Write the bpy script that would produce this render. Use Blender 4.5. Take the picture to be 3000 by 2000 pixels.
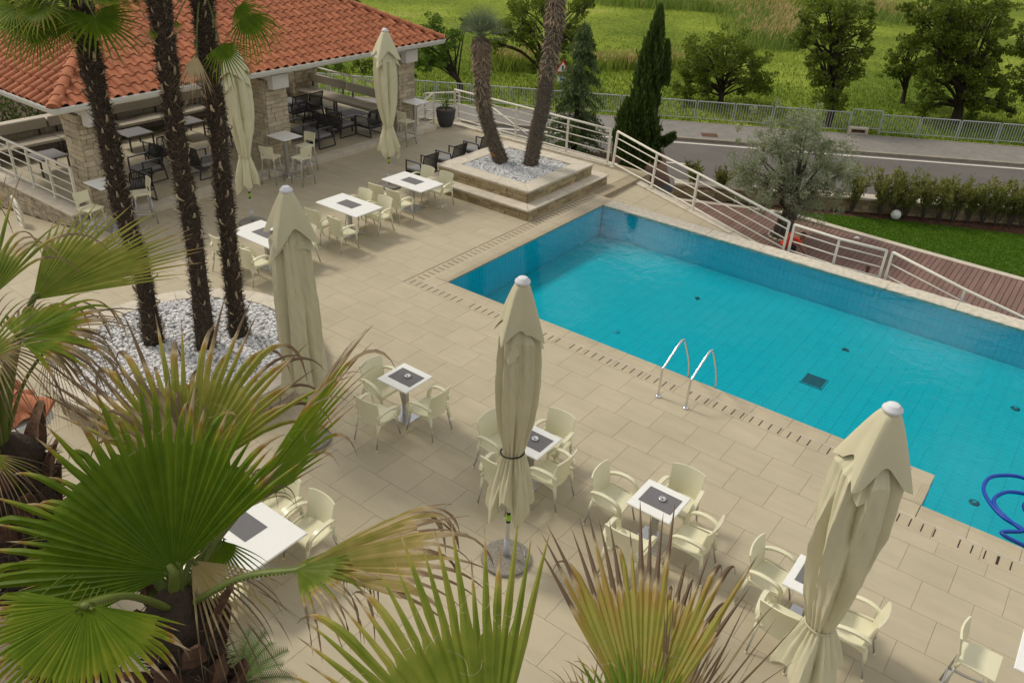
import bpy, math, random
import numpy as np
from mathutils import Vector, Matrix
for o in list(bpy.data.objects): bpy.data.objects.remove(o, do_unlink=True)
SC = bpy.context.scene
COL = SC.collection
RND = random.Random(7)
R_ = math.radians
pi = math.pi

# ------------------------------------------------------------------ camera
F_PX, YAW, PITCH, ROLL = 2404.5, 0.618812, 0.527375, 0.055001
CAM = Vector((10.6224, -12.3379, 8.0144))
_fw = Vector((-math.sin(YAW)*math.cos(PITCH), math.cos(YAW)*math.cos(PITCH), -math.sin(PITCH)))
_rt = Vector((math.cos(YAW), math.sin(YAW), 0)); _up = _rt.cross(_fw)
RT = math.cos(ROLL)*_rt + math.sin(ROLL)*_up
UP = -math.sin(ROLL)*_rt + math.cos(ROLL)*_up
cd = bpy.data.cameras.new('camera'); cd.sensor_width = 36.0; cd.lens = F_PX/3000*36
cd.clip_start = 0.05; cd.clip_end = 2000
cam = bpy.data.objects.new('camera', cd); COL.objects.link(cam)
m = Matrix.Identity(4)
for i in range(3): m[i][0], m[i][1], m[i][2], m[i][3] = RT[i], UP[i], -_fw[i], CAM[i]
cam.matrix_world = m; SC.camera = cam

# ------------------------------------------------------------------ light
CLOUD_AT = 1.9
SUN_EL, SUN_AZ = 50, 265          # azimuth: compass degrees clockwise from +Y, where the sun stands
w = bpy.data.worlds.new('World'); SC.world = w; w.use_nodes = True
nt = w.node_tree; nt.nodes.clear()
out = nt.nodes.new('ShaderNodeOutputWorld'); bg = nt.nodes.new('ShaderNodeBackground')
sky = nt.nodes.new('ShaderNodeTexSky'); sky.sky_type = 'NISHITA'; sky.sun_disc = False
sky.sun_elevation = R_(SUN_EL); sky.sun_rotation = R_(SUN_AZ); sky.air_density = 1.0; sky.dust_density = 2.0
tc = nt.nodes.new('ShaderNodeTexCoord'); mp = nt.nodes.new('ShaderNodeMapping'); mp.inputs['Scale'].default_value = (1, 1, 2.2)
nz = nt.nodes.new('ShaderNodeTexNoise'); nz.inputs['Scale'].default_value = 3.4; nz.inputs['Detail'].default_value = 6; nz.inputs['Roughness'].default_value = .58
rp = nt.nodes.new('ShaderNodeValToRGB'); rp.color_ramp.elements[0].position = .40; rp.color_ramp.elements[1].position = .60
mx = nt.nodes.new('ShaderNodeMixRGB')   # clouds in the same units as the sky, brighter in their cores
cc_ = nt.nodes.new('ShaderNodeValToRGB'); cc_.color_ramp.elements[0].position = .48; cc_.color_ramp.elements[0].color = (.26, .245, .215, 1); cc_.color_ramp.elements[1].position = .70; cc_.color_ramp.elements[1].color = (1, .95, .86, 1)
cs_ = nt.nodes.new('ShaderNodeVectorMath'); cs_.operation = 'SCALE'; cs_.inputs['Scale'].default_value = 30
mp.inputs['Location'].default_value = (CLOUD_AT, .4, .2)
nt.links.new(tc.outputs['Generated'], mp.inputs[0]); nt.links.new(mp.outputs[0], nz.inputs['Vector']); nt.links.new(nz.outputs['Fac'], rp.inputs[0])
nt.links.new(nz.outputs['Fac'], cc_.inputs[0]); nt.links.new(cc_.outputs[0], cs_.inputs[0]); nt.links.new(cs_.outputs[0], mx.inputs[2]); nt.links.new(rp.outputs[0], mx.inputs[0]); nt.links.new(sky.outputs[0], mx.inputs[1]); nt.links.new(mx.outputs[0], bg.inputs[0]); nt.links.new(bg.outputs[0], out.inputs[0])
bg.inputs[1].default_value = 0.062
sd = bpy.data.lights.new('sun', 'SUN'); sd.energy = 1.5; sd.angle = R_(11); sd.color = (1, .93, .80)
sun = bpy.data.objects.new('sun', sd); COL.objects.link(sun)
az, el = R_(SUN_AZ), R_(SUN_EL)
sdir = Vector((math.sin(az)*math.cos(el), math.cos(az)*math.cos(el), math.sin(el)))
sun.rotation_euler = sdir.to_track_quat('Z', 'Y').to_euler(); sun.location = sdir*60
vs = SC.view_settings; vs.view_transform = 'Standard'; vs.look = 'None'; vs.exposure = 0.30; vs.gamma = 1; vs.use_curve_mapping = False
SC.cycles.max_bounces = 8; SC.cycles.transparent_max_bounces = 16
SC.cycles.use_denoising = True

# ------------------------------------------------------------------ photo rays (photo is 3000 x 2000)
def ray(px, py): return ((px-1500)/F_PX*RT - (py-1000)/F_PX*UP + _fw)
def onz(px, py, z=0.0):
    d = ray(px, py); return CAM + d*((z-CAM.z)/d.z)
HF = Vector((_fw.x, _fw.y, 0)).normalized()
def onv(px, py, base, off=0.0):       # point over a base, in the upright plane through it that faces the viewer
    d = ray(px, py); b = Vector(base) + HF*off; return CAM + d*((b-CAM).dot(HF)/d.dot(HF))
def atd(px, py, dist): return CAM + ray(px, py).normalized()*dist

# ------------------------------------------------------------------ materials
MT = {}
def mat(name, col, rough=.6, var=.12, scale=6, stretch=(1, 1, 1), bump=0, bscale=60, spec=.35, metal=0, obj=0, isl=0, col2=None, detail=5, sss=0, coat=0, w4=0, mott=0):
    m = bpy.data.materials.new(name); m.use_nodes = True; n = m.node_tree; b = n.nodes['Principled BSDF']; L = n.links.new
    geo = n.nodes.new('ShaderNodeNewGeometry'); mp = n.nodes.new('ShaderNodeMapping'); mp.inputs['Scale'].default_value = stretch
    L(geo.outputs['Position'], mp.inputs[0])
    nz = n.nodes.new('ShaderNodeTexNoise'); nz.noise_dimensions = '4D'; nz.inputs['Scale'].default_value = scale; nz.inputs['Detail'].default_value = detail; nz.inputs['Roughness'].default_value = .6
    L(mp.outputs[0], nz.inputs['Vector'])
    oi = n.nodes.new('ShaderNodeObjectInfo')
    if w4:
        mu = n.nodes.new('ShaderNodeMath'); mu.operation = 'MULTIPLY'; mu.inputs[1].default_value = w4
        L((geo.outputs['Random Per Island'] if isl and not obj else oi.outputs['Random']), mu.inputs[0]); L(mu.outputs[0], nz.inputs['W'])
    cr = n.nodes.new('ShaderNodeValToRGB'); cr.color_ramp.elements[0].position = .3; cr.color_ramp.elements[1].position = .7
    c2 = col2 or tuple(min(1, c*(1+var)) for c in col); c1 = tuple(c*(1-var) for c in col) if not col2 else col
    cr.color_ramp.elements[0].color = (*c1, 1); cr.color_ramp.elements[1].color = (*c2, 1)
    L(nz.outputs['Fac'], cr.inputs[0]); src = cr.outputs[0]
    for amt, so in ((obj, oi.outputs['Random']), (isl, geo.outputs['Random Per Island'])):
        if amt:
            mr = n.nodes.new('ShaderNodeMapRange'); mr.inputs[3].default_value = 1-amt; mr.inputs[4].default_value = 1+amt; L(so, mr.inputs[0])
            mm = n.nodes.new('ShaderNodeMixRGB'); mm.blend_type = 'MULTIPLY'; mm.inputs[0].default_value = 1; L(src, mm.inputs[1]); L(mr.outputs[0], mm.inputs[2]); src = mm.outputs[0]
    if mott:
        n3 = n.nodes.new('ShaderNodeTexNoise'); n3.inputs['Scale'].default_value = .55; n3.inputs['Detail'].default_value = 7; n3.inputs['Roughness'].default_value = .65; L(geo.outputs['Position'], n3.inputs['Vector'])
        mr = n.nodes.new('ShaderNodeMapRange'); mr.inputs[1].default_value = .3; mr.inputs[2].default_value = .7; mr.inputs[3].default_value = 1-mott; mr.inputs[4].default_value = 1+mott*.6; L(n3.outputs['Fac'], mr.inputs[0])
        mm = n.nodes.new('ShaderNodeMixRGB'); mm.blend_type = 'MULTIPLY'; mm.inputs[0].default_value = 1; L(src, mm.inputs[1]); L(mr.outputs[0], mm.inputs[2]); src = mm.outputs[0]
    L(src, b.inputs['Base Color']); b.inputs['Roughness'].default_value = rough; b.inputs['Specular IOR Level'].default_value = spec; b.inputs['Metallic'].default_value = metal
    if coat: b.inputs['Coat Weight'].default_value = coat
    if bump:
        n2 = n.nodes.new('ShaderNodeTexNoise'); n2.inputs['Scale'].default_value = bscale; n2.inputs['Detail'].default_value = 4; L(mp.outputs[0], n2.inputs['Vector'])
        bp = n.nodes.new('ShaderNodeBump'); bp.inputs['Strength'].default_value = min(1, bump); bp.inputs['Distance'].default_value = .02; L(n2.outputs['Fac'], bp.inputs['Height']); L(bp.outputs[0], b.inputs['Normal'])
    MT[name] = m; m['_src'] = 0
    return m
def leafmat(name, c1, c2, trans=.35, rough=.55, spec=.3):
    m = bpy.data.materials.new(name); m.use_nodes = True; n = m.node_tree; b = n.nodes['Principled BSDF']; L = n.links.new; o = n.nodes['Material Output']
    geo = n.nodes.new('ShaderNodeNewGeometry'); cr = n.nodes.new('ShaderNodeMixRGB'); cr.inputs[1].default_value = (*c1, 1); cr.inputs[2].default_value = (*c2, 1)
    nz = n.nodes.new('ShaderNodeTexNoise'); nz.inputs['Scale'].default_value = .9; L(geo.outputs['Position'], nz.inputs['Vector'])
    ad = n.nodes.new('ShaderNodeMath'); ad.operation = 'MULTIPLY_ADD'; ad.inputs[1].default_value = .55; L(geo.outputs['Random Per Island'], ad.inputs[0])
    m2 = n.nodes.new('ShaderNodeMath'); m2.operation = 'MULTIPLY'; m2.inputs[1].default_value = .8; L(nz.outputs['Fac'], m2.inputs[0]); L(m2.outputs[0], ad.inputs[2]); ad.use_clamp = True
    sb = n.nodes.new('ShaderNodeMath'); sb.operation = 'SUBTRACT'; sb.inputs[1].default_value = .15; L(ad.outputs[0], sb.inputs[0]); L(sb.outputs[0], cr.inputs[0])
    L(cr.outputs[0], b.inputs['Base Color']); b.inputs['Roughness'].default_value = rough; b.inputs['Specular IOR Level'].default_value = spec
    tr = n.nodes.new('ShaderNodeBsdfTranslucent'); mx = n.nodes.new('ShaderNodeMixShader'); mx.inputs[0].default_value = trans
    gm = n.nodes.new('ShaderNodeMixRGB'); gm.blend_type = 'MULTIPLY'; gm.inputs[0].default_value = 1; gm.inputs[2].default_value = (1.2, 1.3, .6, 1); L(cr.outputs[0], gm.inputs[1]); L(gm.outputs[0], tr.inputs[0])
    L(b.outputs[0], mx.inputs[1]); L(tr.outputs[0], mx.inputs[2]); L(mx.outputs[0], o.inputs[0]); MT[name] = m; return m
def fanmat(name, stops, trans=.42):     # colour by the leaf's own age attribute: 0 fresh green .. 1 dead tip
    m = bpy.data.materials.new(name); m.use_nodes = True; n = m.node_tree; b = n.nodes['Principled BSDF']; L = n.links.new; o = n.nodes['Material Output']
    at = n.nodes.new('ShaderNodeAttribute'); at.attribute_name = 'age'; geo = n.nodes.new('ShaderNodeNewGeometry')
    nz = n.nodes.new('ShaderNodeTexNoise'); nz.inputs['Scale'].default_value = 9; nz.inputs['Detail'].default_value = 5; L(geo.outputs['Position'], nz.inputs['Vector'])
    ad = n.nodes.new('ShaderNodeMath'); ad.operation = 'MULTIPLY_ADD'; ad.inputs[1].default_value = .34; L(nz.outputs['Fac'], ad.inputs[0]); L(at.outputs['Fac'], ad.inputs[2])
    sb = n.nodes.new('ShaderNodeMath'); sb.operation = 'SUBTRACT'; sb.inputs[1].default_value = .17; L(ad.outputs[0], sb.inputs[0])
    cr = n.nodes.new('ShaderNodeValToRGB'); e = cr.color_ramp.elements
    while len(e) < len(stops): e.new(.5)
    for k, (p, c) in enumerate(stops): e[k].position = p; e[k].color = (*c, 1)
    L(sb.outputs[0], cr.inputs[0]); L(cr.outputs[0], b.inputs['Base Color']); b.inputs['Roughness'].default_value = .5; b.inputs['Specular IOR Level'].default_value = .18
    tr = n.nodes.new('ShaderNodeBsdfTranslucent'); mx = n.nodes.new('ShaderNodeMixShader'); mx.inputs[0].default_value = trans
    L(cr.outputs[0], tr.inputs[0]); L(b.outputs[0], mx.inputs[1]); L(tr.outputs[0], mx.inputs[2]); L(mx.outputs[0], o.inputs[0]); MT[name] = m; return m

mat('tile', (.462, .402, .282), .62, .065, 1.6, (.55, 3.2, 1), .03, 90, .35, obj=.025, w4=9, mott=.09)
mat('tile_joined', (.462, .402, .282), .62, .065, 1.6, (.55, 3.2, 1), .03, 90, .35, isl=.025, w4=9, mott=.09)
mat('coping', (.46, .395, .275), .6, .07, 2.5, (1, 1, 1), .03, 90, .35, obj=.03, isl=.02, mott=.09)
mat('grout', (.34, .285, .195), .9, .15, 5)
mat('grout_dark', (.055, .045, .035), .9, .15, 5)
mat('white_line', (.72, .68, .60), .7, .06, 5)
mat('slot', (.035, .028, .022), .9, .1)
mat('rough_stone', (.60, .55, .45), .8, .22, 9, bump=.5, bscale=24, obj=.04)
mat('travertine', (.58, .52, .42), .7, .13, 5, (1, 1, 1), .1, 50, obj=.04)
mat('stone_gold', (.30, .225, .115), .85, .3, 9, bump=.7, bscale=35, obj=.28, col2=(.38, .31, .19))
mat('stone_beige', (.37, .31, .215), .85, .25, 9, bump=.7, bscale=30, obj=.22, col2=(.52, .45, .335))
mat('mortar', (.17, .14, .10), .95, .2, 9)
mat('pool_tile', (.001, .47, .58), .35, .05, 5, obj=.012, isl=.012); mat('pool_wall_tile_lit', (.001, .68, .86), .35, .05, 5, isl=.012)  # same tile; wall copy brightened in colour to stand for light scattered by water
mat('pool_grout', (.001, .40, .52), .5, .06, 5)
mat('pool_dark', (.006, .10, .14), .5, .2, 9)
mat('hose', (.010, .055, .38), .4, .05)
mat('cream', (.74, .71, .51), .32, .03, 3, spec=.45, obj=.02)
mat('alu', (.50, .50, .49), .38, .06, 12, metal=.85)
mat('alu_base', (.62, .62, .63), .25, .05, 12, metal=.9)
mat('chrome', (.72, .72, .74), .1, .03, metal=1)
mat('table_white', (.82, .82, .79), .45, .025, 9, (1, 14, 1), .06, 40, .4)
mat('mat_grey', (.17, .165, .17), .9, .35, 160, bump=.3, bscale=220)
mat('canopy', (.62, .585, .405), .85, .05, 2.2, bump=.05, bscale=300, spec=.15)
mat('canopy_old', (.55, .515, .355), .85, .06, 2.2, bump=.05, bscale=300, spec=.15)
mat('cap_white', (.70, .71, .74), .45, .03)
mat('pole', (.66, .66, .64), .35, .04, 6)
mat('black', (.015, .015, .015), .6, .1)
mat('green_label', (.30, .62, .02), .6, .1)
mat('aggregate', (.14, .125, .10), .85, .1, 70, col2=(.42, .39, .33), bump=.7, bscale=90, detail=2)
mat('agg_rim', (.23, .225, .21), .8, .1)
mat('rail_white', (.76, .72, .62), .5, .05, 4, spec=.4)
mat('galv', (.46, .48, .50), .5, .12, 6, metal=.3)
mat('rattan', (.022, .018, .016), .6, .2, 30)
mat('frame_dark', (.075, .07, .068), .4, .08, metal=.5)
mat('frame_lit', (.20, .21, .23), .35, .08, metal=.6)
mat('cushion', (.25, .245, .25), .9, .06, 6, bump=.05, bscale=200, spec=.1)
mat('cushion_warm', (.43, .385, .31), .9, .06, 4, bump=.06, bscale=160, spec=.1)
mat('lowtable', (.19, .185, .185), .6, .06)
mat('roof_tile', (.34, .118, .058), .8, .28, 5, bump=.12, bscale=40, spec=.2, obj=.14, col2=(.46, .180, .095))
mat('roof_tile_joined', (.34, .118, .058), .8, .28, 5, bump=.12, bscale=40, spec=.2, isl=.14, col2=(.46, .180, .095))
mat('roof_under', (.10, .05, .03), .9, .2)
mat('gutter', (.62, .62, .58), .45, .05, 3)
mat('plaster', (.62, .61, .58), .8, .04)
mat('soffit', (.52, .47, .38), .8, .05)
mat('pebble', (.76, .755, .75), .7, .06, 9, isl=.14)
mat('pebble_bed', (.42, .41, .40), .95, .3, 50)
mat('asphalt', (.115, .105, .096), .85, .10, 30, bump=.15, bscale=150, col2=(.145, .133, .122), mott=.16)
mat('sidewalk', (.22, .205, .185), .9, .16, 3, bump=.1, bscale=120)
mat('kerb', (.30, .265, .21), .85, .2, 4, obj=.06)
mat('kerb_face', (.16, .135, .10), .85, .2, 4)
mat('paint', (.66, .63, .56), .7, .1, 9)
mat('rust', (.14, .07, .045), .8, .2, 20)
mat('plank', (.205, .122, .100), .7, .14, 5, (1, .12, 1), .08, 60, obj=.13)
mat('soil', (.085, .045, .03), .95, .35, 14, bump=.6, bscale=40)
mat('lawn_soil', (.06, .115, .006), .95, .3, 5, bump=.5, bscale=90)
mat('bark', (.052, .038, .026), .9, .4, 14, (1, 1, .35), .9, 30)
mat('olive_bark', (.085, .072, .055), .9, .45, 9, (1, 1, .4), .9, 22)
mat('skin', (.36, .19, .125), .55, .06, spec=.3)
mat('hair', (.05, .03, .022), .8, .1)
mat('shirt', (.62, .060, .022), .85, .1, 6, spec=.15)
mat('shirt_print', (.72, .62, .56), .85, .05)
mat('trousers', (.05, .045, .048), .9, .12, 9, spec=.15)
mat('pot', (.062, .063, .068), .75, .12, 6)
mat('sign_red', (.55, .03, .03), .5, .03); mat('sign_white', (.75, .75, .74), .5, .03)
mat('globe', (.72, .72, .70), .4, .03)
mat('lamp_glass', (.10, .22, .26), .2, .1)
mat('repair', (.36, .20, .125), .9, .2, 12)
mat('fibre', (.085, .064, .046), .95, .45, 22, isl=.5)
mat('fibre_grey', (.16, .13, .098), .95, .4, 22, isl=.45)
mat('boot', (.30, .225, .15), .85, .4, 20, isl=.4)
mat('stub', (.40, .32, .21), .8, .3, 30, obj=.42)
mat('boot_dark', (.105, .055, .034), .85, .5, 14, bump=.5, bscale=40, isl=.4)
mat('trunk_core', (.045, .032, .022), .95, .4, 12, bump=.7, bscale=40)
mat('trunk_grey', (.11, .088, .066), .95, .4, 12, bump=.7, bscale=40)
mat('petiole', (.125, .16, .03), .5, .2, 9)
mat('cut_orange', (.34, .14, .05), .9, .3, 12)
leafmat('leaf_oak', (.055, .092, .012), (.20, .245, .030), .4)
leafmat('leaf_bright', (.055, .115, .012), (.15, .23, .025), .3)
leafmat('leaf_olive', (.15, .178, .115), (.42, .445, .32), .28)
leafmat('leaf_oleander', (.08, .125, .028), (.30, .28, .085), .35)
leafmat('leaf_cypress', (.026, .058, .012), (.125, .18, .040), .25)
leafmat('leaf_cedar', (.055, .10, .030), (.16, .215, .085), .25)
leafmat('grass', (.065, .115, .010), (.17, .235, .030), .35, .8, .1)
leafmat('lawn_blade', (.055, .145, .003), (.12, .24, .010), .35, .7, .15)
leafmat('reed_green', (.17, .235, .04), (.33, .37, .11), .4, .8, .1)
leafmat('reed_tan', (.38, .29, .16), (.55, .42, .24), .25, .9, .05)
leafmat('reed_far', (.15, .23, .04), (.30, .36, .12), .3, .8, .1)
leafmat('litter', (.10, .04, .02), (.30, .14, .07), 0, .9, .1)
fanmat('fan_green', [(0, (.075, .145, .007)), (.2, (.145, .225, .012)), (.42, (.29, .30, .03)), (.58, (.33, .20, .04)), (.72, (.50, .39, .22)), (.88, (.44, .35, .23)), (1, (.16, .11, .07))])
fanmat('fan_yellow', [(0, (.065, .125, .012)), (.25, (.19, .24, .030)), (.45, (.36, .35, .075)), (.62, (.40, .27, .07)), (.8, (.54, .44, .26)), (1, (.20, .14, .09))])
fanmat('fan_dry', [(0, (.08, .13, .012)), (.15, (.25, .24, .05)), (.35, (.46, .36, .14)), (.6, (.56, .46, .28)), (.8, (.40, .30, .18)), (1, (.24, .17, .10))])
fanmat('fan_blue', [(0, (.13, .175, .095)), (.5, (.24, .28, .16)), (1, (.36, .35, .21))])

# ------------------------------------------------------------------ mesh helpers
def link(o, parent=None):
    COL.objects.link(o)
    if parent is not None: o.parent = parent
    return o
def newmesh(name, V, Fs, smooth=False):
    me = bpy.data.meshes.new(name); me.from_pydata(V, [], Fs); me.update()
    if smooth: me.polygons.foreach_set('use_smooth', [True]*len(me.polygons))
    return me
def npmesh(name, V, Fq):            # fast: V (n,3) array, Fq (m,k) array
    me = bpy.data.meshes.new(name); V = np.asarray(V, np.float32); Fq = np.asarray(Fq, np.int32); m_, k = Fq.shape
    me.vertices.add(len(V)); me.vertices.foreach_set('co', V.ravel()); me.loops.add(m_*k); me.loops.foreach_set('vertex_index', Fq.ravel())
    me.polygons.add(m_); me.polygons.foreach_set('loop_start', np.arange(0, m_*k, k, dtype=np.int32)); me.update(calc_edges=True); return me
def ob(name, me, mt, parent=None, loc=None, rz=0, scale=None):
    o = bpy.data.objects.new(name, me)
    if mt is not None and len(me.materials) == 0: me.materials.append(MT[mt] if isinstance(mt, str) else mt)
    if loc is not None: o.location = loc
    if rz: o.rotation_euler = (0, 0, rz)
    if scale is not None: o.scale = scale
    return link(o, parent)
def tag(o, label=None, cat=None, group=None, kind=None):
    if label: o['label'] = label
    if cat: o['category'] = cat
    if group: o['group'] = group
    if kind: o['kind'] = kind
    return o
def thing(name, label, cat, loc=(0, 0, 0), rz=0, group=None):
    o = bpy.data.objects.new(name, None); o.location = loc; o.rotation_euler = (0, 0, rz); o.empty_display_size = .2; link(o); return tag(o, label, cat, group)
def struct(name, me, mt, parent=None): o = ob(name, me, mt, parent); return tag(o, kind='structure') if parent is None else o
def copytree(o, parent=None):
    c = o.copy(); COL.objects.link(c); c.parent = parent
    for ch in list(o.children): copytree(ch, c)
    return c
class MB:
    def __init__(s): s.V = []; s.F = []
    def add(s, V, Fs):
        n = len(s.V); s.V += [tuple(v) for v in V]; s.F += [tuple(i+n for i in f) for f in Fs]; return s
    def box(s, c, d, rz=0, ch=0):      # centre, full size, chamfer
        hx, hy, hz = d[0]/2, d[1]/2, d[2]/2; V = []; Fs = []; ca, sa = math.cos(rz), math.sin(rz)
        if not ch:
            for z in (-hz, hz):
                for x, y in ((-hx, -hy), (hx, -hy), (hx, hy), (-hx, hy)): V.append((x, y, z))
            Fs = [(3, 2, 1, 0), (4, 5, 6, 7), (0, 1, 5, 4), (1, 2, 6, 5), (2, 3, 7, 6), (3, 0, 4, 7)]
        else:
            e = min(ch, hx*.9, hy*.9, hz*.9)
            def ring(x, y, z, k): return [(-x+k, -y, z), (x-k, -y, z), (x, -y+k, z), (x, y-k, z), (x-k, y, z), (-x+k, y, z), (-x, y-k, z), (-x, -y+k, z)]
            V = ring(hx-e, hy-e, -hz, e*.5) + ring(hx, hy, -hz+e, e*.7) + ring(hx, hy, hz-e, e*.7) + ring(hx-e, hy-e, hz, e*.5)
            Fs = [tuple(range(7, -1, -1)), tuple(range(24, 32))]
            for r in range(3):
                for k in range(8): a, b = r*8+k, r*8+(k+1) % 8; Fs.append((a, b, b+8, a+8))
        return s.add([(c[0]+x*ca-y*sa, c[1]+x*sa+y*ca, c[2]+z) for x, y, z in V], Fs)
    def tube(s, P, r, n=8, cap=True, sq=None):
        P = [Vector(p) for p in P]; k = len(P); rs = r if isinstance(r, (list, tuple)) else [r]*k; V = []; Fs = []; prev = None
        for i in range(k):
            t = (P[min(i+1, k-1)]-P[max(i-1, 0)]).normalized()
            if prev is None: a = Vector((0, 0, 1)) if abs(t.z) < .9 else Vector((1, 0, 0)); u = t.cross(a).normalized()
            else: u = (prev-t*prev.dot(t)).normalized()
            v = t.cross(u); prev = u
            for j in range(n):
                an = 2*pi*(j+.5)/n; q = (sq or (1, 1)); V.append(P[i]+(u*math.cos(an)*q[0]+v*math.sin(an)*q[1])*rs[i])
        for i in range(k-1):
            for j in range(n): a, b = i*n+j, i*n+(j+1) % n; Fs.append((a, b, b+n, a+n))
        if cap: Fs += [tuple(range(n-1, -1, -1)), tuple((k-1)*n+j for j in range(n))]
        return s.add(V, Fs)
    def lathe(s, prof, c=(0, 0, 0), n=24, cap=True):
        V = [(c[0]+r*math.cos(2*pi*j/n), c[1]+r*math.sin(2*pi*j/n), c[2]+z) for r, z in prof for j in range(n)]; k = len(prof); Fs = []
        for i in range(k-1):
            for j in range(n): a, b = i*n+j, i*n+(j+1) % n; Fs.append((a, b, b+n, a+n))
        if cap: Fs += [tuple(range(n-1, -1, -1)), tuple((k-1)*n+j for j in range(n))]
        return s.add(V, Fs)
    def prism(s, poly, z0, z1):
        n = len(poly); V = [(p[0], p[1], z0 if len(p) < 3 else p[2]+z0) for p in poly]+[(p[0], p[1], z1 if len(p) < 3 else p[2]+z1) for p in poly]
        return s.add(V, [tuple(range(n-1, -1, -1)), tuple(range(n, 2*n))]+[(i, (i+1) % n, (i+1) % n+n, i+n) for i in range(n)])
    def grid(s, fn, nu, nv, thick=0.0):   # fn(u,v)->point, sheet with thickness along -normal
        P = [[Vector(fn(i/nu, j/nv)) for j in range(nv+1)] for i in range(nu+1)]
        V = [p for r in P for p in r]; W_ = nv+1; Fs = [(i*W_+j, (i+1)*W_+j, (i+1)*W_+j+1, i*W_+j+1) for i in range(nu) for j in range(nv)]
        if thick:
            N = len(V); lo = []
            for i in range(nu+1):
                for j in range(nv+1):
                    du = P[min(i+1, nu)][j]-P[max(i-1, 0)][j]; dv = P[i][min(j+1, nv)]-P[i][max(j-1, 0)]; lo.append(P[i][j]-du.cross(dv).normalized()*thick)
            V += lo; Fs += [tuple(N+k for k in reversed(f)) for f in list(Fs)]
            bd = [i*W_ for i in range(nu+1)]+[nu*W_+j for j in range(1, W_)]+[i*W_+nv for i in range(nu-1, -1, -1)]+[j for j in range(nv-1, 0, -1)]
            for a, b in zip(bd, bd[1:]+bd[:1]): Fs.append((b, a, a+N, b+N))
        return s.add(V, Fs)
    def mesh(s, name, smooth=False): return newmesh(name, s.V, s.F, smooth)
    def build(s, name, mt, parent=None, smooth=False, **k): return ob(name, s.mesh(name, smooth), mt, parent, **k)
def autosmooth(me, deg=40):
    me.polygons.foreach_set('use_smooth', [True]*len(me.polygons))
    try: me.set_sharp_from_angle(angle=R_(deg))
    except Exception: pass
    return me
def clip(poly, a, b, c):            # keep a*x+b*y<=c
    o = []
    for i in range(len(poly)):
        p, q = poly[i], poly[(i+1) % len(poly)]; dp, dq = a*p[0]+b*p[1]-c, a*q[0]+b*q[1]-c
        if dp <= 0: o.append(p)
        if dp*dq < 0: t = dp/(dp-dq); o.append((p[0]+(q[0]-p[0])*t, p[1]+(q[1]-p[1])*t))
    return o
def bez(P, n=12):                    # Catmull-Rom through points
    P = [Vector(p) for p in P]; Q = [P[0]*2-P[1]]+P+[P[-1]*2-P[-2]]; o = []
    for i in range(1, len(Q)-2):
        for k in range(n):
            t = k/n; a, b, c, d = Q[i-1], Q[i], Q[i+1], Q[i+2]
            o.append(.5*((2*b)+(c-a)*t+(2*a-5*b+4*c-d)*t*t+(3*b-a-3*c+d)*t**3))
    return o+[P[-1]]
# ================================================================== DECK
POOL_Y = 6.58; JX, JY = 10.17, -.91         # far edge of the pool; where the near edge steps back
TS_X, TS_Y = .645, .625
deck = struct('pool_terrace', MB().prism([(-8.2, -13), (14.5, -13), (14.5, -1.255), (JX-.345, -1.255), (JX-.345, -.35), (-.35, -.35), (-.35, 7.0), (-.35, 9.9), (-8.9, 9.9)], -.35, -.008).mesh('pool_terrace'), 'grout')
tile_me = MB().box((0, 0, -.010), (TS_X-.0034, TS_Y-.0034, .020), ch=.002).mesh('tile'); tile_me.materials.append(MT['tile'])
def half_tile(poly, z0=-.02, z1=0.0):
    return MB().prism(poly, z0, z1)
tiles = []; cut = MB()
for r in range(-16, 20):
    y1 = -.65 - r*TS_Y; y0 = y1-TS_Y; off = 7.67 if r % 2 == 0 else 7.3475
    for k in range(-28, 12):
        x0 = off + k*TS_X; x1 = x0+TS_X
        if x1 < -8 or x0 > 14.3 or y1 < -12.8 or y0 > 9.6: continue
        P = [(x0+.002, y0+.002), (x1-.002, y0+.002), (x1-.002, y1-.002), (x0+.002, y1-.002)]
        full = True
        def C_(a, b, c):
            global P, full
            Q = clip(P, a, b, c)
            if Q != P: full = False
            P = Q
        C_(-1, 0, 7.955); C_(0, 1, 9.55)
        if y0 >= -.66 and x1 > -.71: C_(1, 0, -.715)                 # left of the dark channel
        elif x1 > JX-.7 and y1 > -1.26 and y0 < -.6:
            C_(0, 1, -1.60) if y1 > -1.6 and x0 > JX-.36 else None
            if P and x0 <= JX-.36 < x1: C_(1, 0, JX-.36)
        elif x0 > JX-.36 and y1 > -1.60: C_(0, 1, -1.60)
        elif y1 > -1.60 and y0 < -1.26 and x0 <= JX-.36 < x1:
            C_(1, 0, JX-.363); cut.prism([(JX-.359, y0+.002), (x1-.002, y0+.002), (x1-.002, -1.604), (JX-.359, -1.604)], -.02, 0)
        if len(P) < 3: continue
        xs = [p[0] for p in P]; ys = [p[1] for p in P]
        if (max(xs)-min(xs)) < .03 or (max(ys)-min(ys)) < .03: continue
        if -4.3 < min(xs) and max(xs) < -1.2 and 4.4 < min(ys) and max(ys) < 7.5: continue    # under the square planter
        if math.hypot((x0+x1)/2+1.1, (y0+y1)/2+5.65) < 1.6: continue
        if full:
            c = Vector(((x0+x1)/2, (y0+y1)/2, 0)); d = c-CAM; z = d.dot(_fw); u = 1500+F_PX*d.dot(RT)/z; v = 1000-F_PX*d.dot(UP)/z
            tiles.append((z if (-40 < u < 3040 and -40 < v < 2040) else 999, c))
        else: cut.prism(P, -.02, 0)
tiles.sort(key=lambda t: t[0])
for d, c in tiles[:300]: ob('tile', tile_me, None, deck, loc=c)
rest = MB()
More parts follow.
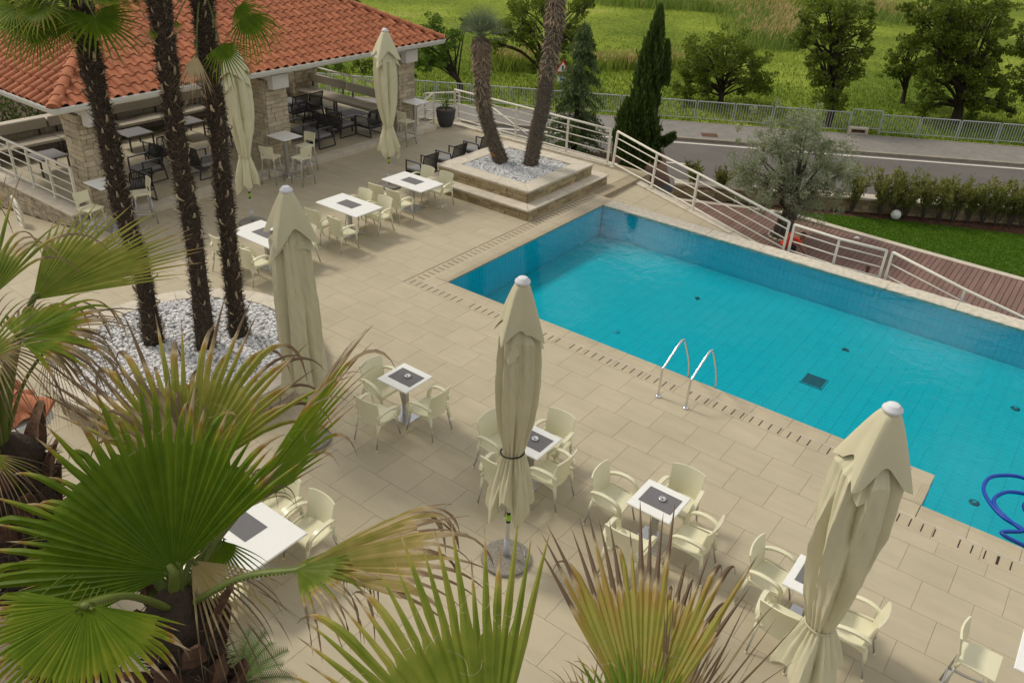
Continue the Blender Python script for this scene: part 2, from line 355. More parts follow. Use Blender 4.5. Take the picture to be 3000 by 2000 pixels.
for d, c in tiles[300:]: rest.box((c.x, c.y, -.010), (TS_X-.0034, TS_Y-.0034, .020), ch=.002)
rest.V += []; n0 = len(rest.V); rest.add(cut.V, cut.F)
tag(rest.build('tile_field', 'tile_joined', deck), kind='stuff')
# drain band of near side and left side, coping along the edge, white joint line, slots
band = MB()
def band_tiles(x0, x1, y0, y1, step, along):
    n = max(1, round(((x1-x0) if along == 'x' else (y1-y0))/step))
    for i in range(n):
        if along == 'x': a = x0+(x1-x0)*i/n; b = x0+(x1-x0)*(i+1)/n; ob('drain_tile', MB().box(((a+b)/2, (y0+y1)/2, -.010), (b-a-.006, y1-y0-.006, .02), ch=.002).mesh('drain_tile'), 'coping', deck)
        else: a = y0+(y1-y0)*i/n; b = y0+(y1-y0)*(i+1)/n; ob('drain_tile', MB().box(((x0+x1)/2, (a+b)/2, -.010), (x1-x0-.006, b-a-.006, .02), ch=.002).mesh('drain_tile'), 'coping', deck)
band_tiles(-.70, JX-.36, -.65, -.362, .645, 'x'); band_tiles(JX-.36, 14.3, -1.60, -1.272, .645, 'x'); band_tiles(-.70, -.362, -.362, 7.0, .645, 'y')
LN = .012
for c, d in (((4.732, -.356, -.006), (JX-.345+.345, LN, .016)), ((-.356, 3.32, -.006), (LN, 7.34, .016)), ((JX-.351, -.81, -.006), (LN, .91, .016)), (((14.3+JX-.345)/2, -1.265, -.006), (14.3-JX+.345, LN, .016))):
    MB().box(c, d).build('white_joint', 'white_line', deck)
MB().box((-.707, 3.17, -.006), (.030, 7.66, .010)).build('channel_drain', 'slot', deck)
slot_y = MB().box((0, 0, 0), (.016, .20, .003)).mesh('drain_slot'); slot_y.materials.append(MT['slot'])
slot_x = MB().box((0, 0, 0), (.20, .016, .003)).mesh('drain_slot'); slot_x.materials.append(MT['slot'])
wide = MB().box((0, 0, 0), (.034, .20, .003)).mesh('drain_slot'); wide.materials.append(MT['slot'])
x = -.55; k = 0
while x < JX-.45:
    if k % 15 != 9: ob('drain_slot', slot_y, None, deck, loc=(x, -.505, .002))
    x += .167; k += 1
y = -.25
while y < 6.95: ob('drain_slot', slot_x, None, deck, loc=(-.535, y, .002)); y += .165
x = JX-.2; k = 0
while x < 14:
    if k not in (4, 10): ob('drain_slot', wide if k == 8 else slot_y, None, deck, loc=(x, -1.43, .002))
    x += .167; k += 1
mr_ = MB().prism([(9.50, -.80), (9.62, -.50), (9.72, -.42), (9.80, -.55), (9.79, -.80), (9.70, -1.0), (9.58, -.98)], .0005, .004); mr_.build('mortar_patch', 'repair', deck)
# coping : pieces with a grooved lip
def coping_run(p0, p1, inward, step=.645, lip=True):
    p0 = Vector(p0); p1 = Vector(p1); L = (p1-p0).length; n = max(1, round(L/step)); t = (p1-p0)/L; inw = Vector(inward)
    for i in range(n):
        a = p0+t*(L*i/n+.003); b = p0+t*(L*(i+1)/n-.003); m_ = MB()
        prof = [(.343, -.0), (.115, 0), (.105, -.006), (.098, 0), (.080, 0), (.072, -.006), (.064, 0), (.046, 0), (.038, -.006), (.030, 0), (.006, -.004), (-.004, -.014), (-.004, -.05), (.343, -.05)]
        V = []; N = len(prof)
        for e in (a, b):
            for o_, z in prof: V.append((e.x-inw.x*o_, e.y-inw.y*o_, z))
        Fs = [tuple(range(N)), tuple(range(2*N-1, N-1, -1))]+[(i_, i_+N, (i_+1) % N+N, (i_+1) % N) for i_ in range(N)]
        m_.add(V, Fs); m_.build('coping_stone', 'coping', deck)
coping_run((.0, 0, 0), (JX-.345, 0, 0), (0, 1, 0)); coping_run((JX+.0, JY, 0), (14.3, JY, 0), (0, 1, 0)); coping_run((0, 0, 0), (0, 7.0, 0), (1, 0, 0))
coping_run((JX, JY, 0), (JX, -.345, 0), (1, 0, 0), .56)
for c in (((-.175, -.175, -.025), (.337, .337, .05)), ((JX-.175, -.175, -.025), (.337, .337, .05)), ((JX-.175, JY-.175, -.025), (.337, .337, .05))): MB().box(*c, ch=.004).build('coping_stone', 'coping', deck)
MB().box((-.175, 7.06, -.10), (1.05, .08, .19), ch=.004).build('coping_end', 'coping', deck)

# ================================================================== POOL
FZ = -.90; WZ = -.035
pool = struct('swimming_pool', MB().add([(-.02, JY-.02, FZ-.02), (14.6, JY-.02, FZ-.02), (14.6, POOL_Y+.02, FZ-.02), (-.02, POOL_Y+.02, FZ-.02)], [(0, 1, 2, 3)]).mesh('pool_floor_bed'), 'pool_grout')
def slab_wall(x0, y0, x1, y1, z0, z1, nm='pool_wall'):
    MB().box(((x0+x1)/2, (y0+y1)/2, (z0+z1)/2), (x1-x0, y1-y0, z1-z0)).build(nm, 'pool_grout', pool)
slab_wall(-.30, -.3, -.012, POOL_Y+.3, FZ-.3, -.052); slab_wall(-.012, POOL_Y+.012, 14.6, POOL_Y+.42, -2.2, -.07); slab_wall(-.012, -.3, JX-.30, -.012, FZ-.3, -.052)
slab_wall(JX-.30, JY-.3, JX-.012, -.012, FZ-.3, -.052); slab_wall(JX-.012, JY-.3, 14.6, JY-.012, FZ-.3, -.052)
PX, PY = .265, .125
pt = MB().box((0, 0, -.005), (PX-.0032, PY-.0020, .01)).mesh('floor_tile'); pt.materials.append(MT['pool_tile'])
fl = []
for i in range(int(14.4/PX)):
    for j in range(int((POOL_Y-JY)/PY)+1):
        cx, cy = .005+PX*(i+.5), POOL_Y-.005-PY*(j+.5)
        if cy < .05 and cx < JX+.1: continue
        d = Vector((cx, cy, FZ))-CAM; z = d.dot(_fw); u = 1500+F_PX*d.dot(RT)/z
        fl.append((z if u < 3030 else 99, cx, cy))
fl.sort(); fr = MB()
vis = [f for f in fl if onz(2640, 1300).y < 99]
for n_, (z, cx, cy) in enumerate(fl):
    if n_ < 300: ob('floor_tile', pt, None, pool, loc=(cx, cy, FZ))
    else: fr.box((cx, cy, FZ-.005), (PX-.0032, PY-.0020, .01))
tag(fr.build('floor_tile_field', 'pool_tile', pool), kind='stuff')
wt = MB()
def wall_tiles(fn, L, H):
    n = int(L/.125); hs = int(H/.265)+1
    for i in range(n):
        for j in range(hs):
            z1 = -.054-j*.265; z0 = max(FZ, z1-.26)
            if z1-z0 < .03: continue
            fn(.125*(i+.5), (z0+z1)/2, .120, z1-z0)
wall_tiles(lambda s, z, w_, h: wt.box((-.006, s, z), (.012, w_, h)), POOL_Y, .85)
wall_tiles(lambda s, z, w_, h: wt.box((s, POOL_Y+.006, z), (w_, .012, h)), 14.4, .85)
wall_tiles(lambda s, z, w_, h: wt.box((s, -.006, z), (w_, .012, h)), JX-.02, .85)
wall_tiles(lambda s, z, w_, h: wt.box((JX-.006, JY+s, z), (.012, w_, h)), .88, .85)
tag(wt.build('wall_tiles', 'pool_wall_tile_lit', pool), kind='stuff')
# far coping in rough white stone
x = .02; k = 0
while x < 14.4:
    L = 1.45+.25*RND.random()
    m_ = MB(); N = 14; V = []
    for i in range(N+1):
        xx = x+.004+(L-.008)*i/N
        prof = [(POOL_Y-.03, -.085), (POOL_Y-.035, -.02), (POOL_Y-.01, .0), (POOL_Y+.22, .006), (POOL_Y+.43, -.004), (POOL_Y+.47, -.04), (POOL_Y+.47, -.10)]
        for (yy, zz) in prof: V.append((xx, yy+RND.uniform(-.006, .006), zz+RND.uniform(-.004, .004)))
    M_ = 7; Fs = [(i*M_+j, i*M_+(j+1) % M_, (i+1)*M_+(j+1) % M_, (i+1)*M_+j) for i in range(N) for j in range(M_)]+[tuple(range(M_-1, -1, -1)), tuple(N*M_+j for j in range(M_))]
    m_.add(V, Fs); m_.build('edge_stone', 'rough_stone', pool); x += L
# water
wm = bpy.data.materials.new('water'); wm.use_nodes = True; n = wm.node_tree; n.nodes.clear(); L_ = n.links.new
o_ = n.nodes.new('ShaderNodeOutputMaterial'); mx = n.nodes.new('ShaderNodeMixShader'); tr = n.nodes.new('ShaderNodeBsdfTransparent'); gl = n.nodes.new('ShaderNodeBsdfGlossy'); fr_ = n.nodes.new('ShaderNodeFresnel')
tr.inputs[0].default_value = (.93, 1, 1, 1); gl.inputs['Roughness'].default_value = .02; gl.inputs['Color'].default_value = (.46, .50, .53, 1); fr_.inputs[0].default_value = 1.33
geo = n.nodes.new('ShaderNodeNewGeometry'); nz = n.nodes.new('ShaderNodeTexNoise'); nz.inputs['Scale'].default_value = 2.6; nz.inputs['Detail'].default_value = 5; nz.inputs['Distortion'].default_value = .6
bp = n.nodes.new('ShaderNodeBump'); bp.inputs['Strength'].default_value = .11; bp.inputs['Distance'].default_value = .05
n2_ = n.nodes.new('ShaderNodeTexNoise'); n2_.inputs['Scale'].default_value = 11; n2_.inputs['Detail'].default_value = 3; ma_ = n.nodes.new('ShaderNodeMath'); ma_.operation = 'MULTIPLY_ADD'; ma_.inputs[1].default_value = .16; L_(geo.outputs['Position'], n2_.inputs['Vector']); L_(n2_.outputs['Fac'], ma_.inputs[0]); L_(nz.outputs['Fac'], ma_.inputs[2])
L_(geo.outputs['Position'], nz.inputs['Vector']); L_(ma_.outputs[0], bp.inputs['Height']); L_(bp.outputs[0], gl.inputs['Normal']); L_(bp.outputs[0], fr_.inputs['Normal'])
L_(fr_.outputs[0], mx.inputs[0]); L_(tr.outputs[0], mx.inputs[1]); L_(gl.outputs[0], mx.inputs[2]); L_(mx.outputs[0], o_.inputs[0])
struct('water', MB().add([(-.003, 0, WZ), (JX-.002, 0, WZ), (JX-.002, JY, WZ), (14.5, JY, WZ), (14.5, POOL_Y+.003, WZ), (-.003, POOL_Y+.003, WZ)], [(0, 1, 2, 3, 4, 5)]).mesh('water'), wm)
# fittings on the floor
g = thing('floor_grate', 'square drain grate on the pool floor', 'drain', (7.385, 2.98, FZ))
MB().box((0, 0, .006), (.45, .46, .010)).build('grate_plate', 'pool_dark', g)
for k in range(4):
    a = k*pi/2; MB().box((.215*math.cos(a), .22*math.sin(a), .013), (.02 if k % 2 == 0 else .45, .46 if k % 2 == 0 else .02, .012)).build('frame', 'pool_grout', g)
for i, (x, y, nm) in enumerate(((10.81, 1.03, 'near the blue hose'), (10.87, 4.71, 'far from the hose'), (3.23, 2.02, 'in the sky reflection'))):
    g = thing('inlet_cap', 'round inlet cap on the pool floor, the one '+nm, 'drain', (x, y, FZ), group='round inlets on the pool floor')
    MB().lathe([(.085, .001), (.085, .012), (.06, .02), (.0, .022)], n=20, cap=False).build('disc', 'pool_dark' if i < 2 else 'pool_grout', g, True)
    MB().lathe([(.03, .02), (.03, .03), (.0, .032)], n=12, cap=False).build('nozzle', 'pool_grout', g)
for i, (x, y, nm) in enumerate(((3.84, 4.77, 'nearest the palm planter'), (7.47, 4.72, 'above the square grate'))):
    m_ = MB(); 
    for k in range(5):
        a = RND.random()*6.28; c = (x+RND.uniform(-.06, .06), y+RND.uniform(-.05, .05), FZ+.012); m_.box(c, (RND.uniform(.05, .11), RND.uniform(.03, .06), .016), a, ch=.006)
    tag(m_.build('sunken_leaves', 'pool_dark'), 'dark clump of sunken leaves on the pool floor, '+nm, 'debris', 'sunken leaf clumps')
hp = [onz(2900, 1655, -.02), onz(3060, 1620, -.02)]
hose = [(11.62, -.78, -.03), (11.25, -.70, -.02), (11.49, -.46, .0), (11.2, -.33, .0), (10.98, -.10, .0), (10.84, .2, .0), (10.86, .55, 0), (11.03, .78, 0), (11.29, .92, 0), (11.75, .85, 0), (12.1, .45, 0), (11.95, .1, -.02), (11.6, .02, -.05), (11.42, .2, -.05), (11.45, .48, -.04), (11.36, .47, .01), (11.13, .32, .01), (11.02, -.02, .01), (11.2, -.28, 0), (11.6, -.5, 0), (12.2, -.6, 0)]
tag(MB().tube(bez([(a, b, c-.035) for a, b, c in hose], 8), .030, 8).build('pool_hose', 'hose', smooth=True), 'bright blue vacuum hose coiled on the pool water', 'hose')
# ladder
t = thing('pool_ladder', 'polished steel pool ladder with two hoop handrails at the near edge', 'ladder', (0, 0, 0))
for x0, x1 in ((5.74, 5.84), (6.28, 6.36)):
    P = [(x0, -.95, .0), (x0, -.95, .52), (x0+.01, -.90, .62), (x0+.04, -.50, .90), (x0+.05, -.40, .93), (x0+.06, -.30, .86), (x0+.09, -.02, .30), (x0+.10, .04, -.05), (x0+.10, .05, -.75)]
    h = MB().tube(bez(P, 5), .022, 10).build('handrail', 'chrome', t, True); MB().lathe([(.055, .0), (.055, .012), (.045, .03), (.024, .034)], (x0, -.95, .002), 16).build('flange', 'chrome', h, True)
for z in (-.25, -.5): MB().box((6.10, .07, z), (.50, .09, .025), ch=.006).build('rung', 'chrome', t)

# ================================================================== stone courses
UNIT = []
for v in range(7):
    r_ = random.Random(40+v); m_ = MB().box((0, 0, 0), (1, 1, 1), ch=.06)
    m_.V = [(x+r_.uniform(-.03, .03), y+r_.uniform(-.09, .09), z+r_.uniform(-.04, .04)) for x, y, z in m_.V]; UNIT.append(m_)
STONE = {}
def stones(parent, p0, p1, zlo, zhi, mt, ch=(.07, .12), ln=(.16, .36), dep=.06, seed=1, joined=False, top=None):
    """courses of stones along p0->p1, proud of the wall on the right-hand side; zlo/zhi may be functions of the way along"""
    r_ = random.Random(seed); p0 = Vector((*p0, 0)); p1 = Vector((*p1, 0)); L = (p1-p0).length; t = (p1-p0)/L; rz = math.atan2(t.y, t.x); nrm = Vector((t.y, -t.x, 0))
    lo = zlo if callable(zlo) else (lambda s: zlo); hi = zhi if callable(zhi) else (lambda s: zhi)
    z = min(lo(0), lo(L)); zt = max(hi(0), hi(L)); J = MB()
    key = mt
    if key not in STONE:
        STONE[key] = []
        for u in UNIT: me = u.mesh('stone'); me.materials.append(MT[mt]); STONE[key].append(me)
    while z < zt-.02:
        h = min(r_.uniform(*ch), zt-z)
        if zt-z-h < ch[0]*.6: h = zt-z
        s = -r_.random()*.1
        while s < L:
            l = r_.uniform(*ln); a, b = max(0, s), min(L, s+l)
            if L-b < ln[0]*.5: b = L; l = b-s
            s += l
            if b-a < .03: continue
            mid = (a+b)/2
            if z+h*.5 < lo(mid) or z+h*.7 > hi(mid)+.01: continue
            zz = z+h/2; dd = dep*r_.uniform(.7, 1.25); c = p0+t*mid+nrm*(dd/2-.015)
            if joined: J.box((c.x, c.y, zz), (b-a-.010, dd, h-.010), rz, ch=.006)
            else: ob('stone', STONE[key][r_.randrange(7)], None, parent, loc=(c.x, c.y, zz), rz=rz, scale=(b-a-.008, dd, h-.008))
        z += h
    if joined: tag(J.build('stonework', mt, parent), kind='stuff')
def wall_core(parent, x0, y0, x1, y1, z0, z1, nm='core', mt='mortar'): return MB().box(((x0+x1)/2, (y0+y1)/2, (z0+z1)/2), (x1-x0, y1-y0, z1-z0)).build(nm, mt, parent)
def ringbox(parent, nm, mt, o, i, z0, z1):       # rectangular frame of four mitred slabs o=(x0,y0,x1,y1)
    O = [(o[0], o[1]), (o[2], o[1]), (o[2], o[3]), (o[0], o[3])]; I = [(i[0], i[1]), (i[2], i[1]), (i[2], i[3]), (i[0], i[3])]
    for k in range(4):
        a, b = O[k], O[(k+1) % 4]; c, d = I[(k+1) % 4], I[k]; g_ = .0015
        MB().prism([a, b, c, d], z0, z1).build(nm, mt, parent)
def pebbles(parent, inside, area, z, n, seed, r=(.03, .058)):
    g_ = np.random.default_rng(seed); pts = []
    x0, y0, x1, y1 = area
    while len(pts) < n:
        x, y = g_.uniform(x0, x1), g_.uniform(y0, y1)
        if inside(x, y): pts.append((x, y))
    base = []; fs = []
    for zz, rr in ((-.7, .7), (.0, 1.0), (.7, .65)):
        for k in range(6): base.append((rr*math.cos(k*pi/3+zz), rr*math.sin(k*pi/3+zz), zz*.8))
    base.append((0, 0, .85)); base = np.array(base)
    for q in range(2):
        for k in range(6): a, b = q*6+k, q*6+(k+1) % 6; fs += [(a, b, b+6), (a, b+6, a+6)]
    for k in range(6): fs.append((12+k, 12+(k+1) % 6, 18))
    fs = np.array(fs); V = []; Fq = []
    for i, (x, y) in enumerate(pts):
        s = g_.uniform(*r)*np.array([g_.uniform(.8, 1.35), g_.uniform(.75, 1.1), g_.uniform(.5, .8)]); a = g_.uniform(0, 6.28); ca, sa = math.cos(a), math.sin(a)
        b = base*s; b = np.stack([b[:, 0]*ca-b[:, 1]*sa, b[:, 0]*sa+b[:, 1]*ca, b[:, 2]], 1)+np.array([x, y, z+g_.uniform(-.01, .03)]); V.append(b); Fq.append(fs+i*19)
    me = npmesh('pebbles', np.concatenate(V), np.concatenate(Fq)); tag(ob('pebbles', me, 'pebble', parent), kind='stuff')

# square planter
sp = thing('square_planter', 'square two tier stone planter with travertine rims and white pebbles', 'planter')
UT = (-4.25, 4.45, -1.08, 7.68); LT = (-4.60, 4.05, -.76, 8.05)
wall_core(sp, LT[0]+.06, LT[1]+.06, LT[2]-.06, LT[3]-.06, -.01, .25); wall_core(sp, UT[0]+.07, UT[1]+.07, UT[2]-.07, UT[3]-.07, .25, .50)
for nm, (o, z0, z1, sd_) in {'l': (LT, 0, .25, 5), 'u': (UT, .292, .575, 9)}.items():
    x0, y0, x1, y1 = o[0]+.05, o[1]+.05, o[2]-.05, o[3]-.05
    for k, (a, b) in enumerate((((x0, y0), (x1, y0)), ((x1, y0), (x1, y1)), ((x1, y1), (x0, y1)), ((x0, y1), (x0, y0)))): stones(sp, a, b, z0, z1, 'stone_gold', (.07, .105), (.18, .48), .05, sd_+k)
def seg_rim(parent, o, i, z0, z1, step=1.1):
    O = [(o[0], o[1]), (o[2], o[1]), (o[2], o[3]), (o[0], o[3])]; I = [(i[0], i[1]), (i[2], i[1]), (i[2], i[3]), (i[0], i[3])]
    for k in range(4):
        a, b, c, d = [Vector(p) for p in (O[k], O[(k+1) % 4], I[(k+1) % 4], I[k])]; n = max(1, round((b-a).length/step)); e = .002
        for j in range(n):
            u0, u1 = j/n+e, (j+1)/n-e; P = [a+(b-a)*u0, a+(b-a)*u1, d+(c-d)*u1, d+(c-d)*u0]; MB().prism([tuple(p) for p in P], z0, z1).build('rim_slab', 'travertine', parent)
seg_rim(sp, LT, (UT[0]+.06, UT[1]+.06, UT[2]-.06, UT[3]-.06), .25, .292); seg_rim(sp, UT, (-3.78, 4.93, -1.55, 7.21), .575, .625)
MB().box((-2.665, 6.07, .52), (2.3, 2.35, .06)).build('pebble_bed', 'pebble_bed', sp)
pebbles(sp, lambda x, y: True, (-3.76, 4.95, -1.57, 7.19), .575, 3800, 3, (.026, .044))
lt = thing('ground_spotlight', 'small blue-glass spotlight set in the white pebbles between two palms', 'spotlight', (-2.72, 6.0, .61))
MB().lathe([(.10, 0), (.10, .035), (.085, .05)], n=20).build('housing', 'alu', lt, True); MB().lathe([(.085, .05), (.06, .06), (0, .063)], n=20, cap=False).build('lens', 'lamp_glass', lt, True)
# round planter
RC, RO, RI = (-1.1, -5.65), 2.2, 1.83
rp_ = thing('round_planter', 'round stone planter with pale rim and white pebbles under three tall palms', 'planter', (0, 0, 0))
MB().lathe([(RO-.07, 0), (RO-.07, .40)], (*RC, 0), 64).build('core', 'mortar', rp_)
for k in range(26):
    a0, a1 = 2*pi*k/26+.002, 2*pi*(k+1)/26-.002; P = [(RC[0]+RO*math.cos(a), RC[1]+RO*math.sin(a)) for a in np.linspace(a0, a1, 5)]+[(RC[0]+RI*math.cos(a), RC[1]+RI*math.sin(a)) for a in np.linspace(a1, a0, 5)]
    MB().prism(P, .40, .45).build('rim_slab', 'travertine', rp_)
    p0 = (RC[0]+(RO-.06)*math.cos(a0), RC[1]+(RO-.06)*math.sin(a0)); p1 = (RC[0]+(RO-.06)*math.cos(a1), RC[1]+(RO-.06)*math.sin(a1))
    if math.cos(a0-R_(-30)) > -.1: stones(rp_, p0, p1, 0, .395, 'stone_beige', (.08, .12), (.2, .36), .05, 60+k)
MB().lathe([(RI+.02, .30), (RI+.02, .405)], (*RC, 0), 48).build('pebble_bed', 'pebble_bed', rp_)
pebbles(rp_, lambda x, y: (x-RC[0])**2+(y-RC[1])**2 < (RI-.03)**2, (RC[0]-RI, RC[1]-RI, RC[0]+RI, RC[1]+RI), .42, 5600, 4, (.034, .056))

# ================================================================== PAVILION
FLZ = .15; EX, EY0, EY1, EZ = -7.82, -3.92, 8.70, 2.93; RIX, RZ = -10.87, 4.42; BX = 2*RIX-EX
pav = thing('pavilion', 'open pavilion with red clay tile hip roof on beige stone pillars', 'pavilion')
pf = MB().box((-11.1, 2.3, FLZ/2-.006), (6.1, 12.0, FLZ-.012)).build('floor_base', 'grout', pav)
J = MB()
for i in range(10):
    for j in range(19):
        J.box((-8.33-.645*i-.32, -3.4+.63*j+.3, FLZ-.011), (.637, .622, .02))
tag(J.build('floor_tiles', 'tile_joined', pav), kind='stuff')
for k in range(11):
    y0 = -3.7+1.12*k; MB().box((-8.13, y0+.56, FLZ/2), (.38, 1.114, FLZ), ch=.006).build('step_slab', 'travertine', pav)
for k, y in enumerate((-3.32, 1.86, 7.06)):
    p = thing('x', 'x', 'x') if False else None
    x0, x1, y0, y1 = -9.02, -8.22, y, y+.82
    pl = wall_core(pav, x0+.05, y0+.05, x1-.05, y1-.05, 0, 2.62, 'pillar', 'mortar')
    for q, (a, b) in enumerate((((x0+.045, y0+.045), (x1-.045, y0+.045)), ((x1-.045, y0+.045), (x1-.045, y1-.045)), ((x1-.045, y1-.045), (x0+.045, y1-.045)))):
        stones(pl, a, b, .0, 2.60, 'stone_beige', (.10, .14), (.16, .40), .055, 100+k*10+q)
    MB().prism([(-8.16, y+.10), (-7.98, y+.14), (-7.98, y+.68), (-8.16, y+.72)], 2.38, 2.75).build('bracket', 'plaster', pl)
    MB().box((-8.62, y+.41, 2.72), (.92, .64, .22)).build('capital', 'plaster', pl)
# beams, soffit, gutter
MB().box((-8.5, 2.6, 2.80), (.35, 12.4, .18)).build('beam', 'plaster', pav)
MB().add([(EX-.1, EY0+.1, 2.885), (BX+.1, EY0+.1, 2.885), (BX+.1, EY1-.1, 2.885), (EX-.1, EY1-.1, 2.885)], [(0, 1, 2, 3)]).build('soffit', 'soffit', pav)
def gutter(p0, p1, outw):
    p0, p1, o = Vector(p0), Vector(p1), Vector(outw); t = (p1-p0).normalized()
    prof = [(-.13, .02), (-.13, -.06), (-.05, -.10), (.0, -.115), (.05, -.10), (.085, -.05), (.09, .0), (.105, .005), (.10, .045), (.085, .05), (.08, .01), (.07, -.04), (.03, -.08), (-.03, -.085), (-.11, -.03), (-.11, .02)]
    N = len(prof); V = []
    for e, sg in ((p0, -1), (p1, 1)):
        for a, b in prof: q = e+o*a+t*sg*a; V.append((q.x, q.y, EZ+b))
    return MB().add(V, [(i, (i+1) % N, (i+1) % N+N, i+N) for i in range(N)]+[tuple(range(N-1, -1, -1)), tuple(range(N, 2*N))]).build('gutter', 'gutter', pav)
gutter((EX, EY0, 0), (EX, EY1, 0), (1, 0, 0)); gutter((BX, EY0, 0), (EX, EY0, 0), (0, -1, 0)); gutter((EX, EY1, 0), (BX, EY1, 0), (0, 1, 0))
# roof
HW = EX-RIX; ZE = EZ+.02
roofm = MB().add([(EX, EY0, ZE), (BX, EY0, ZE), (BX, EY1, ZE), (EX, EY1, ZE), (RIX, EY0+HW, RZ), (RIX, EY1-HW, RZ)], [(0, 3, 5, 4), (1, 0, 4), (2, 1, 4, 5), (3, 2, 5)])
roof = roofm.build('roof', 'roof_under', pav)
TW, TL = .30, .325
def tile_shape():
    prof = []
    for k in range(6): a = pi*k/5; prof.append((-.055-.085*math.cos(a)-.01, .012+.085*math.sin(a)*.92))
    prof += [(.075, .004), (.115, .010), (.145, .028)]
    V = []; N = len(prof)
    for s, zz, sc in ((-.045, .030, 1.04), (TL+.01, 0.008, .95)):
        for th in (0, -.020):
            for x, z in prof: V.append((x*sc, s, z*sc+th+zz))
    Fs = []
    for i in range(N-1):
        Fs += [(i, i+1, 2*N+i+1, 2*N+i), (N+i+1, N+i, 3*N+i, 3*N+i+1), (i+1, i, N+i, N+i+1)]
    Fs += [(0, 2*N, 3*N, N), (N-1, 2*N-1, 4*N-1, 3*N-1)]
    return MB().add(V, Fs)
TSH = tile_shape(); tme = autosmooth(TSH.mesh('roof_tile')); tme.materials.append(MT['roof_tile'])
slope = math.atan2(RZ-ZE, HW); SL = HW/math.cos(slope); rows = int(SL/TL)+1; place = []
def slope_tiles(origin, e_dir, up_dir, Le):         # origin = eave start, e_dir along eave, up_dir horizontal inward
    e = Vector(e_dir); u = Vector(up_dir)*math.cos(slope)+Vector((0, 0, math.sin(slope))); nrm = e.cross(u); 
    if nrm.z < 0: nrm = -nrm
    mtx = Matrix((( *e, 0), (*u, 0), (*nrm, 0), (0, 0, 0, 1))).transposed(); nc = int(Le/TW)
    for r in range(rows):
        d0 = r*TL*math.cos(slope)
        for c in range(nc+1):
            s = (c+.5)*TW*Le/(TW*nc) if nc else 0
            if s < d0+.12 or s > Le-d0-.12 or d0 > HW-.1: continue
            p = Vector(origin)+e*s+u*(r*TL)+nrm*.012; M4 = mtx.copy(); M4.translation = p; place.append((M4, (p-CAM).length))
slope_tiles((EX, EY1, ZE), (0, -1, 0), (-1, 0, 0), EY1-EY0)
slope_tiles((EX, EY0, ZE), (-1, 0, 0), (0, 1, 0), EX-BX)
slope_tiles((BX, EY1, ZE), (1, 0, 0), (0, -1, 0), EX-BX)
place.sort(key=lambda a: a[1]); RJ = MB()
for k, (M4, d) in enumerate(place):
    jj = Matrix.Rotation(RND.uniform(-.012, .012), 4, 'Z') @ Matrix.Translation((0, RND.uniform(-.008, .008), RND.uniform(0, .006)))
    if k < 300: o = ob('roof_tile', tme, None, roof); o.matrix_world = M4 @ jj
    else: RJ.add([M4 @ jj @ Vector(v) for v in TSH.V], TSH.F)
rj = RJ.build('roof_tile_field', 'roof_tile_joined', roof); autosmooth(rj.data); tag(rj, kind='stuff')
def ridge_mesh():
    V = []; n = 9
    for s, r in ((-.04, .135), (.02, .150), (.06, .130), (.40, .112)):
        for k in range(n): a = pi*k/(n-1); V.append((r*math.cos(a), s, r*math.sin(a)*.9))
    Fs = [(i*n+k, i*n+k+1, (i+1)*n+k+1, (i+1)*n+k) for i in range(3) for k in range(n-1)]+[tuple(range(n))]
    return MB().add(V, Fs).mesh('ridge_tile', True)
rme = ridge_mesh(); rme.materials.append(MT['roof_tile'])
def ridge_run(a, b):
    a, b = Vector(a), Vector(b); t = (b-a).normalized(); L = (b-a).length; n = round(L/.37); sx = t.cross(Vector((0, 0, 1))).normalized(); up = sx.cross(t)
    for k in range(n):
        M4 = Matrix(((*sx, 0), (*t, 0), (*up, 0), (0, 0, 0, 1))).transposed(); M4.translation = a+t*(L*k/n)+up*.05; o = ob('ridge_tile', rme, None, roof); o.matrix_world = M4
ridge_run((EX+.02, EY0-.02, ZE), (RIX, EY0+HW, RZ)); ridge_run((EX+.02, EY1+.02, ZE), (RIX, EY1-HW, RZ)); ridge_run((RIX, EY1-HW, RZ), (RIX, EY0+HW, RZ)); ridge_run((BX, EY0, ZE), (RIX, EY0+HW, RZ))
MB().lathe([(.0, -.10), (.10, -.05), (.14, .03), (.10, .12), (0, .15)], (EX-.02, EY0+.03, ZE+.05), 12, cap=False).build('ridge_end', 'roof_tile', roof, True)
# walls of the pavilion terrace
bw = thing('back_wall', 'low stone wall with pale coping behind the pavilion benches', 'wall')
wall_core(bw, -14.55, -9.0, -14.2, 8.3, -.6, .92)
stones(bw, (-14.2, -9.0), (-14.2, 8.3), .0, .92, 'stone_beige', (.10, .15), (.25, .55), .05, 300, joined=True)
for k in range(12): MB().box((-14.37, -8.95+1.45*k+.72, .96), (.50, 1.442, .075), ch=.008).build('coping_slab', 'travertine', bw)
lw = thing('ramp_wall', 'stone faced wall with pale coping under the pavilion side railing', 'wall')
wall_core(lw, -14.2, -3.78, -8.35, -3.48, -1.2, .30)
stones(lw, (-14.2, -3.78), (-8.35, -3.78), lambda s: -.75+.75*s/5.85 if s < 5.6 else 0, .30, 'stone_beige', (.055, .085), (.14, .34), .05, 320, joined=False)
stones(lw, (-8.35, -3.78), (-8.35, -3.48), 0, .30, 'stone_beige', (.055, .085), (.12, .25), .05, 330)
for k in range(5): MB().box((-8.32-1.18*k-.585, -3.64, .325), (1.172, .42, .055), ch=.008).build('coping_slab', 'travertine', lw)
struct('ramp', MB().add([(-8.2, -3.8, -.004), (-14.3, -3.8, -.80), (-14.3, -13, -.80), (-8.2, -13, -.004)], [(0, 1, 2, 3)]).mesh('ramp'), 'tile_joined')
